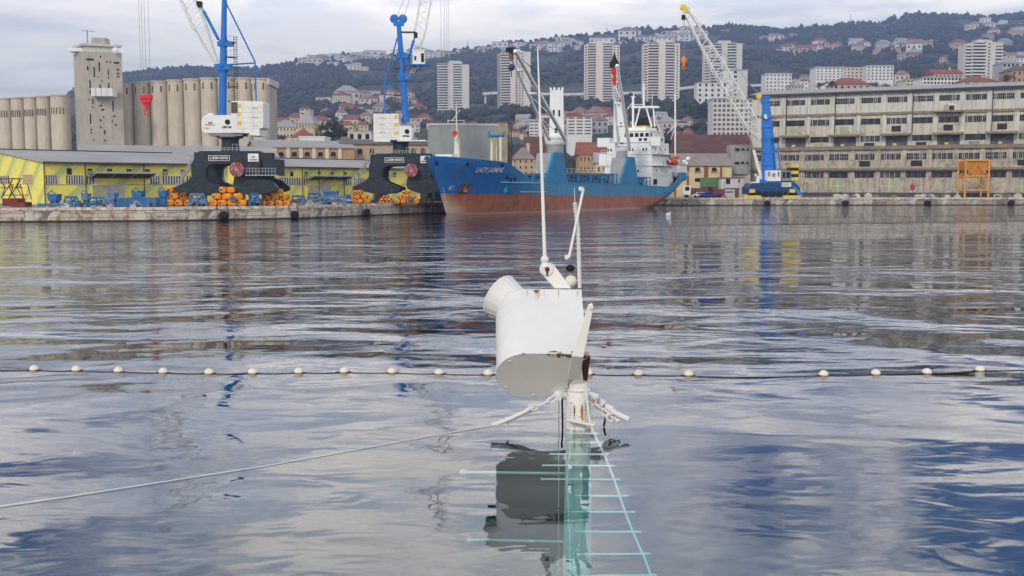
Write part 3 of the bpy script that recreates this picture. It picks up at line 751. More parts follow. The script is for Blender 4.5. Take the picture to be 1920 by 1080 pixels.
    for py in (186, 158, 101, 73):
        pf = MB().box(X(419), X(434), 4, 5.2, Lz(py)-.06, Lz(py)+.06)
        for px in (421, 427, 433): pf.bar(V(px, py, 4), V(px, py, 4)+Vector((0,0,1)), .025, 3)
        pf.bar(V(421, py, 4)+Vector((0,0,1)), V(433, py, 4)+Vector((0,0,1)), .025, 3); pf.obj('landing', steel_dark, t)
    # luffing cylinder
    c1, c2 = (V(403, 67), V(376, 12)) if not second else (V(405, 88), V(392, 42))
    MB().bar(c1, c2, .24, 10).obj('luffing_cylinder', blue_crane, t); MB().bar(c2, c2+(c2-c1)*.3, .12, 8).obj('piston_rod', steel_grey, t)
    # lattice boom
    root = V(398, 116) if not second else V(394, 112)
    tip = V(262, -210) if not second else (P(833, -190, 226)-Vector(t.location))/1.05
    d = (tip-root).normalized(); side = Vector((0, 1, 0)); upv = d.cross(side)
    if upv.z < 0: upv = -upv
    L = (tip-root).length; bm_ = MB(); N = 34
    def chord(i, j, f):
        wd = (.35+1.55*min(1, f*4))*(1 if f < .7 else 1-(f-.7)*2.2); return root+d*(L*f)+side*(i*wd*.5)+upv*(j*wd*.55+.1)
    for i in (-1, 1):
        for j in (-1, 1):
            for k in range(N): bm_.bar(chord(i,j,k/N), chord(i,j,(k+1)/N), .115, 5)
    bm_.obj('boom_chords', white_crane, t)
    lc = MB()
    for k in range(N):
        f0, f1 = k/N, (k+1)/N
        for i in (-1, 1): lc.bar(chord(i, 1 if k % 2 else -1, f0), chord(i, -1 if k % 2 else 1, f1), .05, 4)
        for j in (-1, 1): lc.bar(chord(1 if k % 2 else -1, j, f0), chord(-1 if k % 2 else 1, j, f1), .05, 4)
    lc.obj('boom_lacing', white_crane, t)
    # cables from the boom tip to the hook
    hk = tip+Vector((0, 0, -.5)); xs = (-.75, -.35, .1, .75); zb = Lz(176) if not second else 4.2
    for x in xs: MB().bar(hk+Vector((x*s, 0, 0)), Vector((hk.x+x*s, hk.y, zb)), .028 if not second else .026, 4).obj('hoist_cable', steel_grey, t)
    for x in (-.6, .6): MB().bar(tip+Vector((x*.3, x*.4, 0)), T(top_py)+Vector((x, 0, .6)), .04, 4).obj('stay_rope', steel_grey, t)
    hkb = MB(); hx = hk.x
    hy = hk.y-.4
    hkb.ext([(hx-.8,hy,zb), (hx+.8,hy,zb), (hx+.75,hy,zb-.9), (hx+.3,hy,zb-1.5), (hx-.3,hy,zb-1.5), (hx-.75,hy,zb-.9)], (0,.8,0))
    for q in (-.55, 0, .55): hkb.lathe([(.2,-.5),(.42,-.45),(.42,.45),(.2,.5)], (hx+q, hy+.4, zb-.15), (0,1,0), 12)
    for q in (-.8, .8): hkb.box(hx+q-.1, hx+q+.1, hy, hy+.8, zb-.6, zb+.25)
    hkb.lathe([(.45,-.4),(.62,0),(.35,.35)], (hx, hy+.4, zb-1.0), (0,0,-1), 12)
    hkb.box(hx-.25, hx+.25, hy+.1, hy+.7, zb-2.1, zb-1.4).torus((hx, hy+.4, zb-2.6), (0,1,0), .35, .11, 12, 5)
    hkb.obj('hook_block', red_paint, t, bevel=.05)
    if second:
        cb = MB().box(X(392), X(368), 2.9, 5.0, Lz(94), Lz(66)).box(X(393), X(366), 2.8, 5.1, Lz(66), Lz(63.5)).obj('driver_cab', white_crane, t)
        MB().box(X(389), X(385), 2.86, 2.9, Lz(86), Lz(77)).obj('window', dark_glass, cb); MB().box(X(375), X(369), 2.86, 2.9, Lz(90), Lz(71)).obj('window', dark_glass, cb)
        MB().box(X(408), X(358), 2.6, 5.3, Lz(96), Lz(94)).obj('cab_platform', blue_crane, t)
        br_ = MB()
        for y in (3, 5):
            br_.bar((X(376),y,Lz(96)), (X(406),y,Lz(124)), .09, 5).bar((X(390),y,Lz(96)), (X(396),y,Lz(114)), .06, 5).bar((X(388),y,Lz(96)), (X(403),y,Lz(101)), .06, 5)
        br_.obj('cab_brace', steel_grey, t)
        MB().box(X(391), X(384), 4, 5, Lz(36), Lz(25)).obj('floodlight', black_paint, t)
        MB().box(X(418), X(388), 4.2, 4.8, Lz(24)-.15, Lz(24)+.1).obj('lamp_arm', steel_dark, t)
    else:
        MB().box(X(373), X(364), 4, 5, Lz(5), Lz(-6)).obj('floodlight', black_paint, t)
c1 = thing('portal_crane', 'slate portal crane with white house and a jib leaning left over the silos', 'crane', (o0.x, CD, GZ), 0, 'portal cranes on the left quay')
portal(c1); upper(c1, 1)
o2 = P(742, 383, 204.0)
c2 = thing('portal_crane', 'slate portal crane beside the ship bow with a white driver cab high up', 'crane', (o2.x, 204.0, GZ), 0, 'portal cranes on the left quay')
portal(c2, True); upper(c2, -1, True); c2.scale = (1.05,)*3
# orange ballast stacks around the feet: every block belongs to its strapped stack
def ballast(px0, px1, Yd, label, rows, has_rope, seed):
    p0, p1 = P(px0, 384, Yd), P(px1, 384, Yd); W = p1.x-p0.x; cx = (p0.x+p1.x)/2
    t = thing('ballast_stack', label, 'ballast stack', (cx, Yd, GZ), 0, 'orange ballast blocks stacked at the crane feet')
    rnd = random.Random(seed); hh = min(3.05, 3.1*W/5.6); rh = hh/rows
    for r in range(rows):
        wr = W*(1-.13*r-.08*r*r); n = max(2, rows+1-r)
        for k in range(n):
            x0 = -wr/2+wr*k/n+rnd.uniform(-.06,.06); x1 = x0+wr/n-.03
            for yy in (0, 1.3):
                z0 = r*rh; dz = rh*.96; c = .14
                o = MB().ext([(x0+c*rnd.random()*2, yy, z0), (x1-c, yy, z0), (x1, yy, z0+dz*.5), (x1-c*2*rnd.random(), yy, z0+dz), (x0+c, yy, z0+dz), (x0, yy, z0+dz*.45)], (0, 1.15, 0))
                o.obj('ballast_block', orange_paint, t, bevel=.27)
                if yy == 0 and rnd.random() < .75: MB().box(x0+.25, min(x0+.6, x1-.1), -.03, .02, z0+rh*.35, z0+rh*.6).obj('lifting_eye', steel_dark, t)
    if has_rope:
        MB().torus((W*.16, -.25, hh*.35), (0, 1, .2), .42, .14, 12, 6).torus((W*.16, -.3, hh*.36), (.2, 1, .1), .25, .12, 12, 6).obj('rope_coil', mat('rope_grey', (.16,.15,.16), .9, .3, 4), t)
    return t
ballast(293, 360, 177.5, 'orange ballast stack left of the first portal crane stair', 3, False, 1)
ballast(388, 463, 175.2, 'tall orange ballast stack under the middle of the first crane with a grey rope coil', 3, True, 2)
ballast(486, 545, 177.8, 'orange ballast stack at the outer foot of the first crane', 3, False, 3)
ballast(647, 693, 201, 'orange ballast stack left of the second portal crane', 3, False, 4)
ballast(709, 737, 203.5, 'narrow orange ballast stack under the second crane, left one of two', 3, False, 5)
ballast(739, 785, 199.5, 'orange ballast stack below the cable reel of the second crane', 3, True, 6)
ballast(788, 812, 206.0, 'small rust orange ballast stack in the shade of the ship bow', 3, False, 7)
# ---------------------------------------------------------------- mobile crane on the right quay
MD = 312.0
m0 = P(1447, 368, MD)
mc = thing('mobile_crane', 'blue mobile harbour crane with a long white lattice jib and yellow head sheaves', 'crane', (m0.x, MD, GZ), 0)
def M(px, py, dy=0): p = P(px, py, MD+dy); q = P(1447, py, MD+dy); return Vector((p.x-m0.x, dy, p.z-GZ))
def mb_(x0, x1, y0, y1, d0, d1): a, b = M(x0, y0), M(x1, y1); return (a.x, b.x, d0, d1, b.z, a.z)
MB().box(*mb_(1418, 1487, 338, 345, -2.5, 4.5)).obj('slewing_deck', blue_crane, mc)
ch = MB().ext([M(1402,352,-3), M(1410,343,-3), M(1492,343,-3), M(1500,352,-3), M(1500,364,-3), M(1402,364,-3)], (0, 8, 0)).obj('chassis', mat('chassis_blue', (.012, .055, .15), .5, .2, .6), mc)
wh = MB()
for k in range(7):
    for dy in (-3.4, 4.2): wh.bar(M(1410+k*13, 364, dy), M(1410+k*13, 364, dy)+Vector((0,.9,0)), .85, 12)
wh.obj('wheel_set', rubber, mc)
for px in (1403, 1477):
    o = MB().box(*mb_(px-16, px+16, 370, 366.3, -5.2, -3.8)).obj('outrigger_pad', yellow_paint, mc)
    MB().bar(M(px, 367, -4.5), M(px, 351, -4.5), .32, 10).obj('outrigger_ram', steel_dark, mc)
    MB().box(*mb_(px-5, px+5, 361, 354.5, -5.2, -3.9)).obj('outrigger_head', yellow_paint, mc)
MB().ext([M(1484,349,-3.3), M(1492,350,-3.3), M(1507,366,-3.3), M(1499,368,-3.3)], (0, 1.4, 0)).obj('folded_leg', blue_crane, mc)
hs = MB().box(*mb_(1433, 1460, 340, 320, -3.0, 1.0)).obj('machinery_house', white_crane, mc, bevel=.1)
for x0, x1, y0, y1 in ((1435,1440,331,322), (1443,1449,332,325), (1453,1457,331,322)): MB().box(*mb_(x0, x1, y0, y1, -3.06, -2.98)).obj('door', mat('door_grey', (.25,.27,.27), .6), hs)
cab = MB().box(*mb_(1460.5, 1478, 339, 320.5, -3.2, -.5)).obj('driver_cab', steel_grey, mc)
for x0, x1 in ((1462,1467.5), (1469,1476.5)): MB().box(*mb_(x0, x1, 334, 322.5, -3.28, -3.2)).obj('window', dark_glass, cab)
for i in range(5):
    y1 = 308.5+i*6; MB().box(*mb_(1479, 1493, y1+5.8, y1, -2.6, 2.8)).obj('counterweight', yellow_paint if i % 2 == 0 else black_paint, mc)
sgn = MB().box(*mb_(1460, 1478, 350.5, 342, -3.3, -3.05)).obj('name_board', mat('board_green', (.50,.60,.50), .6), mc)
text('GOTTWALD', .8, lambda x, y: M(1469, 346.3, -3.34)+Vector((x, 0, y)), 'lettering', mat('text_green', (.08,.2,.1), .6), sgn, width=2.3)
MB().box(*mb_(1405, 1420, 347, 341, -2.8, -1)).box(*mb_(1415, 1420, 341, 330, -2.8, -1.6)).bar(M(1417,330,-2), M(1417,326,-2), .25, 8).obj('exhaust_box', white_crane, mc)
tw_ = MB().bar(M(1441,339,1), M(1440,262,1), 1.95, 20, 1.72).bar(M(1440,262,1), M(1436,192,1), 1.72, 20, 1.05).obj('tower_column', blue_crane, mc, smooth=40)
for py, r in ((310,1.98),(288,1.9),(261,1.8),(240,1.66),(222,1.5),(192,1.2)): MB().bar(M(1440-(262-py)*.05 if py < 262 else 1440, py, 1), M(1440, py, 1)*0+M(1440-(262-py)*.05 if py < 262 else 1440, py-1.3, 1), r+.06, 20).obj('flange', blue_crane, mc)
MB().box(*mb_(1429, 1444, 193, 180, .2, 2.0)).obj('tower_head', blue_crane, mc)
MB().lathe([(.4,-.5),(.75,-.45),(.75,.45),(.4,.5)], M(1423,181,1), (0,1,0), 14).obj('head_sheave', yellow_paint, mc)
MB().ext([M(1433,214,-1.6), M(1438,215,-1.6), M(1437,219,-1.6), M(1440,219.5,-1.6), M(1437,223.5,-1.6), M(1433,221,-1.6)], (0, .3, 0)).obj('emblem', white_plate, mc)
lad = MB()
for a, b in ((M(1455,320,-.5), M(1449,262,-.5)), (M(1463,318,-.5), M(1458,262,-.5))): lad.bar(a, b, .2, 5)
for k in range(8):
    a, b = M(1455,320,-.5).lerp(M(1449,262,-.5), k/8), M(1463,318,-.5).lerp(M(1458,262,-.5), (k+.8)/8); lad.bar(a, b, .1, 4)
lad.obj('rear_strut', blue_crane, mc)
pf = MB().box(*mb_(1446, 1462, 263, 262, -1.5, 1.5))
for px in (1447, 1453, 1461): pf.bar(M(px, 262, -1.4), M(px, 256, -1.4), .06, 4)
pf.bar(M(1447,257,-1.4), M(1461,257,-1.4), .06, 4).obj('landing', steel_dark, mc)
MB().bar(M(1413,281,1), M(1428,335,1), .42, 8, .55).obj('luffing_cylinder', white_crane, mc)
MB().bar(M(1413,281,1), M(1404,250,1), .2, 8).obj('piston_rod', steel_grey, mc)
rt, tp = M(1424, 262, 1), M(1284, 20, 1)
d = (tp-rt).normalized(); up = d.cross(Vector((0,1,0)));
if up.z < 0: up = -up
L = (tp-rt).length; N = 30
def jc(i, j, f):
    wd = 3.4*min(1, max(0, f)*7+.12)*(1 if f < .55 else 1-(f-.55)*1.35); return rt+d*L*f+Vector((0,1,0))*i*wd*.45+up*(j*wd*.5+.2)
ccc = MB(); lll = MB()
for i in (-1, 1):
    for j in (-1, 1):
        for k in range(N): ccc.bar(jc(i,j,k/N), jc(i,j,(k+1)/N), .19, 5)
for k in range(N):
    for i in (-1, 1): lll.bar(jc(i, 1 if k % 2 else -1, k/N), jc(i, -1 if k % 2 else 1, (k+1)/N), .075, 4)
    for j in (-1, 1): lll.bar(jc(-1 if k % 2 else 1, j, k/N), jc(1 if k % 2 else -1, j, (k+1)/N), .075, 4)
ccc.obj('jib_chords', white_crane, mc); lll.obj('jib_lacing', white_crane, mc)
for px, py in ((1281,14),(1288,19)): MB().lathe([(.3,-.35),(.85,-.3),(.85,.3),(.3,.35)], M(px,py,1), (0,1,0), 14).obj('head_sheave', yellow_paint, mc)
MB().box(*mb_(1279, 1286, 36, 27, .6, 1.4)).obj('limit_block', black_paint, mc)
for px in (1280.6, 1283.8): MB().bar(M(px, 30, 1), M(px+.6, 106, 1), .06, 4).obj('hoist_rope', steel_grey, mc)
MB().bar(M(1290,20,1), M(1424,180,1), .05, 4).obj('stay_rope', steel_grey, mc); MB().bar(M(1291,18,1.6), M(1424,177,1.6), .05, 4).obj('stay_rope', steel_grey, mc)
hk = M(1282, 113, 1)
MB().lathe([(.3,-.4),(.72,-.35),(.72,.35),(.3,.4)], hk, (0,1,0), 14).box(hk.x-.3, hk.x+.3, hk.y-.3, hk.y+.3, hk.z-1.5, hk.z+1.1).torus(hk+Vector((0,0,-2)), (0,1,0), .4, .14, 10, 5).obj('hook_block', orange_paint, mc)
# ---------------------------------------------------------------- the ship
BX, BY = -12.5, 203.0
ship = thing('cargo_ship', 'blue and red cargo ship moored bow first with two white deck cranes', 'ship', (BX, BY, 0), math.atan2(.866, .5))
# local x runs aft from the stem, local -y is the side facing the camera
def lerp(a, b, t): return a+(b-a)*t
def cl(x, a=0, b=1): return max(a, min(b, x))
def stem(z): return 1.0-5.0*cl(z/10, -.1, 1.2)**1.0+(2.5*cl(-z/2) if z < 0 else 0)
def send(z): return lerp(90, 105, cl(z/7.5, 0, 1)**.55)
def half(s, z):
    xs = s-stem(z); ent = lerp(34, 17, cl(z/9)); f = cl(xs/ent)
    a = (1-(1-f)**1.9)**lerp(1.0, .75, cl(z/9))
    rs = send(z)-s; run = lerp(24, 5, cl(z/7)**.6); g_ = cl(rs/run); b = (1-(1-g_)**2)**.6
    if z > 6: b = max(b, .82)
    return max(.03, 7.5*a*b)
def zdeck(s):
    return interp([(-5,10.4),(0,10.1),(9,9.5),(11,9.2),(18.5,6.3),(20,6.2),(60,5.5),(88,4.9),(93,4.9),(96,8.5),(106,8.6)], s)
def hull():
    NS, NZ = 90, 16
    vs, fs = [], []
    for side in (-1, 1):
        k0 = len(vs)
        for i in range(NS+1):
            n_ = i/NS; n_ = n_**1.15
            for j in range(NZ+1):
                t_ = j/NZ
                s_nom = -4+109*n_; zd_ = zdeck(s_nom); z = -2+(zd_+2)*t_
                s_ = lerp(stem(z), send(z), n_)
                vs.append((s_, side*half(s_, z) if n_ > 0 else side*.03, z))
        for i in range(NS):
            for j in range(NZ):
                a = k0+i*(NZ+1)+j; fs.append((a, a+1, a+NZ+2, a+NZ+1) if side < 0 else (a, a+NZ+1, a+NZ+2, a+1))
    k = (NS+1)*(NZ+1)
    for j in range(NZ): a = NS*(NZ+1)+j; fs.append((a, a+1, k+a+1, k+a))
    return vs, fs
hm = bpy.data.materials.new('hull_paint'); hm.use_nodes = True; t = NT(hm.node_tree)
tc_ = t.new('ShaderNodeTexCoord'); s_ = t.new('ShaderNodeSeparateXYZ'); t.link(tc_.outputs['Object'], s_.inputs[0])
n1 = t.noise(tc_.outputs['Object'], .35, 6, .7); n2 = t.noise(t.vscale(tc_.outputs['Object'], (.9, .9, .12)), 1.2, 5, .65)
line = t.math('SUBTRACT', 3.75, t.math('MULTIPLY', s_.outputs[0], .0125))
isred = t.math('LESS_THAN', s_.outputs[2], line)
redc = t.mix(t.mr(n2, .35, .65, 0, 1), (.40, .125, .050), (.25, .075, .032))
redc = t.mix(t.mr(n1, .45, .7, 0, .7), redc, (.40, .20, .12))
bowf = t.mr(t.math('ADD', s_.outputs[0], t.math('MULTIPLY', s_.outputs[2], 1.6)), 1.5, 7.0, .9, 0)
redc = t.mix(t.math('MULTIPLY', bowf, t.mr(n1, .2, .5, .3, 1)), redc, (.58, .48, .38))
redc = t.mix(t.mr(s_.outputs[2], .1, .45, .8, 0), redc, (.42, .28, .22))
fw = t.mr(s_.outputs[0], 8, 30, 0, 1)
blu = t.mix(fw, (.010, .125, .42), (.030, .25, .43))
blu = t.mix(t.mr(n2, .45, .75, 0, .55), blu, (.02, .09, .20))
scr = t.noise(t.vscale(tc_.outputs['Object'], (.6, .6, 3.0)), 1.6, 6, .75)
blu = t.mix(t.mr(scr, .60, .72, 0, .5), blu, (.30, .38, .42))
blu = t.mix(t.mr(n1, .60, .72, 0, .6), blu, (.10, .09, .09))
run = t.noise(t.vscale(tc_.outputs['Object'], (1.1, 1.1, .07)), 1.0, 4, .6)
blu = t.mix(t.mr(run, .60, .68, 0, .7), blu, (.20, .085, .04))
b = t.new('ShaderNodeBsdfPrincipled'); t.link(t.mix(isred, blu, redc), b.inputs['Base Color']); b.inputs['Roughness'].default_value = .55
bp = t.new('ShaderNodeBump'); bp.inputs['Strength'].default_value = .35; bp.inputs['Distance'].default_value = .3
t.link(t.noise(tc_.outputs['Object'], .4, 2), bp.inputs['Height']); t.link(bp.outputs[0], b.inputs['Normal'])
o = t.new('ShaderNodeOutputMaterial'); t.link(b.outputs[0], o.inputs[0])
mb = MB(); mb.add(*hull()); hull_o = mb.obj('hull', hm, ship, smooth=50)
# decks
dk = MB()
def deckstrip(s0, s1, z, n=14):
    for i in range(n):
        a, b = lerp(s0, s1, i/n), lerp(s0, s1, (i+1)/n)
        ha, hb2 = half(a, z)-.1, half(b, z)-.1
        dk.add([(a,-ha,z),(b,-hb2,z),(b,hb2,z),(a,ha,z)], [(0,1,2,3)])
deckstrip(-3.2, 12, 8.7); deckstrip(11, 96, 3.9, 30); deckstrip(94, 104.8, 7.4, 4)
dk.obj('deck', deck_dark, ship)
dk2 = MB().box(12, 12.2, -6.4, 6.4, 3.9, 8.7).box(94, 94.2, -6.2, 6.2, 3.9, 7.4).obj('bulkhead', ship_blue, ship)
# rail cap along bulwark, rubbing strake
rc = MB()
for side in (-1, 1):
    pr = None
    for i in range(120):
        s_ = -3.9+108.6*i/119; z = zdeck(s_); p = Vector((max(s_, stem(z)), side*(half(max(s_, stem(z)), z)), z+.03))
        if pr is not None: rc.bar(pr, p, .10, 4)
        pr = p
rc.obj('bulwark_rail', ship_blue, ship)
sk = MB(); pr = None
for i in range(14):
    s_ = 10.5+14*i/13; z = 5.8-.01*i; p = Vector((s_, -half(s_, z)-.12, z))
    if pr: sk.bar(pr, p, .16, 5)
    pr = p
sk.obj('rubbing_strake', mat('strake_pale', (.18,.36,.48), .5), ship)
sk = MB(); pr = None
for i in range(12):
    s_ = 16.5+9*i/11; z = 4.0; p = Vector((s_, -half(s_, z)-.05, z))
    if pr: sk.bar(pr, p, .09, 4)
    pr = p
sk.obj('scuffed_strake', mat('strake_white', (.42,.5,.52), .5), ship)
sk = MB(); pr = None
for i in range(12):
    s_ = 86+16*i/11; z = 3.6+.04*i; p = Vector((s_, -half(s_, z)-.12, z))
    if pr: sk.bar(pr, p, .14, 5)
    pr = p
sk.obj('rubbing_strake', ship_blue, ship)
# ship name and draught marks, laid on the hull surface
def on_hull(s0, z0): return lambda x, y: Vector((s0+x, -half(s0+x, z0+y)-.05, z0+y))
def hull_s(px, z):       # station whose near side shows in that direction
    best = min((abs(960+F*((BX+.5*s+.866*half(s, z))/((BY+.866*s-.5*half(s, z))*cp-(z-CH)*sp))-px), s) for s in [k*.1 for k in range(-40, 1050)])
    return best[1]
sN = hull_s(917, 8.1); sa, sb = hull_s(892, 8.1), hull_s(943, 8.1)
text('LADY JASMINE', 1.25, on_hull((sa+sb)/2, 8.0), 'ship_name', white_plate, ship, shear=.25, bold=.008, width=sb-sa)
sE = hull_s(846, 4.9)
text('E', 1.0, on_hull(sE, 4.75), 'draught_mark', mat('mark_pale', (.35,.48,.55), .6), ship, width=.9)
dm = MB()
for k in range(9):
    z = 2.0+k*.35; s_ = stem(z)+.6; dm.box(s_, s_+.22, -half(s_, z)-.10, -half(s_, z)-.02, z, z+.14)
dm.obj('draught_scale', white_plate, ship)
# anchor pocket
s1, s2 = hull_s(861, 4.6), hull_s(880, 4.6)
pk = MB(); pk.add([(s1,-half(s1,3.9)-.04,3.75),(s2,-half(s2,3.9)-.04,3.75),(s2,-half(s2,5.6)-.04,5.55),(s1,-half(s1,5.6)-.04,5.55)], [(0,1,2,3)])
pk.ext([(s1,-half(s1,3.9)-.04,3.75),(s1,-half(s1,5.6)-.04,5.55),(s2,-half(s2,5.6)-.04,5.55),(s2,-half(s2,5.3)-.04,5.3),(s1,-half(s1,5.3)-.04,5.3)], (0,-.12,0))
pk.obj('anchor_pocket', mat('pocket_rust', (.07,.03,.02), .9, .5, 1.5, c2=(.3,.12,.08), c2amt=.6), ship)
an = MB(); sm = (s1+s2)/2; yh = -half(sm, 4.6)-.25
an.bar((sm,yh,5.2), (sm,yh,4.1), .12, 6).bar((sm-.5,yh,4.2), (sm,yh,3.95), .16, 6).bar((sm+.5,yh,4.2), (sm,yh,3.95), .16, 6); an.obj('anchor', mat('anchor_rust', (.35,.2,.14), .8, .4, 3), ship)
for px, z in ((878,9.1),(942,9.0),(819,9.2),(952,6.8),(958,6.3),(966,6.4)):
    s_ = hull_s(px, z); MB().torus((s_, -half(s_, z)-.03, z), (.25, -1, 0), .32, .10, 10, 5).ball((s_, -half(s_, z)+.12, z), .33, 8).obj('fairlead', black_paint, ship)
# foremast, horn post, posts on the forecastle
def shipP(px, py, s, y=0.0):     # local point at station s and offset y, at that image height
    Yw = BY+.866*s+.5*y
    return Vector((s, y, Zp(py, Yw)))
def ship_s(px, z, y=0.0):
    # local y axis in world is (-.866,.5)
    u = (px-960)/F
    # X = BX + .5 s - .866 y ; Y = BY + .866 s + .5 y
    return (u*((BY+.5*y)*cp-(z-CH)*sp)-BX+.866*y)/(.5-u*.866*cp)
def S(px, py, y=0.0):
    z = 10
    for _ in range(3): s = ship_s(px, z, y); z = Zp(py, BY+.866*s+.5*y)
    return Vector((s, y, z))
fmx = S(857, 300, -1)
fm = MB(); b_ = S(857, 298, -1); fm.bar(b_, S(857, 258, -1), .62, 8, .5).bar(S(856.5, 258, -1), S(855.5, 190, -1), .20, 8, .07)
fm.obj('foremast', ship_cream, ship)
fr_ = MB()
for (a, b) in (((840,232),(870,232)), ((840,226),(870,226)), ((840,232),(840,226)), ((870,232),(870,226)), ((855,232),(855,226)), ((847,228),(862,206)), ((848,245),(862,245))):
    fr_.bar(S(*a, -1), S(*b, -1), .07, 5)
fr_.obj('mast_platform', ship_white, ship)
MB().lathe([(.15,0),(.42,.5),(.5,.7)], S(850,250,-1.4), (-.6,-.8,0), 12).obj('horn', red_paint, ship)
for px in (922, 930, 938.5):
    MB().bar(S(px, 302, -2.5 if px < 935 else -3.5), S(px, 257, -2.5 if px < 935 else -3.5), .27, 8).obj('post', ship_cream, ship)
MB().bar(S(926.5, 302, -2), S(926.5, 257, -2), .12, 4).obj('ladder_post', yellow_paint, ship)
a, b = S(917, 255, -2.8), S(944, 255, -2.8)
MB().bar(a, b, .28, 6).bar(a, a+Vector((0,0,.9)), .22, 6).bar(b, b+Vector((0,0,.8)), .22, 6).obj('post_head', ship_blue, ship)
MB().bar(S(954, 303, 2), S(954, 225, 2), .10, 6).bar(S(960, 303, 2), S(958, 228, 2), .10, 6).obj('stay_pole', steel_dark, ship)
w1 = MB()
for k in range(5): w1.bar(S(815+k*9, 296, 1), S(815+k*9, 292, 1), .25, 6)
w1.box(S(812, 296, 2).x, S(812, 296, 2).x+2, -2, 1.5, 8.7, 10.8).obj('windlass', ship_white, ship)
# hatch coamings with frames
for (s0, s1, z1) in ((21.5, 29, 7.6), (35, 60, 7.9), (68, 79, 7.3)):
    cm = MB().box(s0, s1, -5.2, 5.2, 3.9, z1-.5).obj('hatch_coaming', mat('coaming_blue', (.035,.075,.13), .6, .4, .8, c2=(.28,.3,.32), c2amt=.28), ship)
    MB().box(s0-.2, s1+.2, -5.45, 5.4, z1-.5, z1-.2).obj('hatch_cover', ship_blue, cm)
    n = int((s1-s0)/1.9); c = MB()
    for k in range(n+1):
        x = s0+(s1-s0)*k/n; c.box(x-.12, x+.12, -6.9, -6.7, 4, z1-.1)
        if k % 3 == 0: c.box(x-.4, x+.4, -6.95, -6.6, 4, z1-.15)
    c.box(s0, s1, -6.95, -6.75, z1-.22, z1); c.obj('frame_stanchion', ship_blue, ship)
    rnd = random.Random(int(s0)); cl_ = MB()
    for k in range(int((s1-s0)*1.6)):
        x = rnd.uniform(s0, s1-.8); z = rnd.uniform(5.6, z1-.4); cl_.box(x, x+rnd.uniform(.3, 1.5), -6.2-rnd.random()*.4, -6.1, z, z+rnd.uniform(.06, .28))
    cl_.obj('deck_gear', mat('gear_pale', (.32,.34,.36), .7, .5, 1.5), ship)
    r_ = MB().bar((s0-1, -6.8, z1+.75), (s1+1, -6.8, z1+.75), .05, 4)
    for k in range(n): x = s0+(s1-s0)*(k+.5)/n; r_.bar((x,-6.8,z1-.1), (x,-6.8,z1+.75), .04, 4)
    r_.obj('railing', ship_white, ship)
# crane pedestals and deck cranes
def deck_crane(pa, pb, name_pts):
    (bx0, bx1, by), (tx0, tx1, ty) = pa
    y = -7.3
    A_, B_, C_, D_ = S(bx0, by, y), S(bx1, by, y), S(tx1, ty, y), S(tx0, ty, y)
    A_.z = B_.z = zdeck(A_.x)-.4; zt = (C_.z+D_.z)/2; C_.z = D_.z = zt
    MB().ext([A_, B_, C_, D_], (0, .5, 0)).obj('pedestal_web', ship_blue, ship)
    cx = (C_.x+D_.x)/2; yc = -3.6
    p = MB(); A2 = [(A_.x+.6,-6.9,4), (B_.x-.6,-6.9,4), (B_.x-.6,-4.0,4), (A_.x+.6,-4.0,4)]; T2 = [(D_.x+.1,-6.9+.3,zt-.1), (C_.x-.1,-6.9+.3,zt-.1), (C_.x-.1,-3.2,zt-.1), (D_.x+.1,-3.2,zt-.1)]
    p.add(A2+T2, [(0,3,2,1),(4,5,6,7),(0,1,5,4),(1,2,6,5),(2,3,7,6),(3,0,4,7)]).obj('pedestal', ship_bluegrey, ship)
    return cx, yc, zt
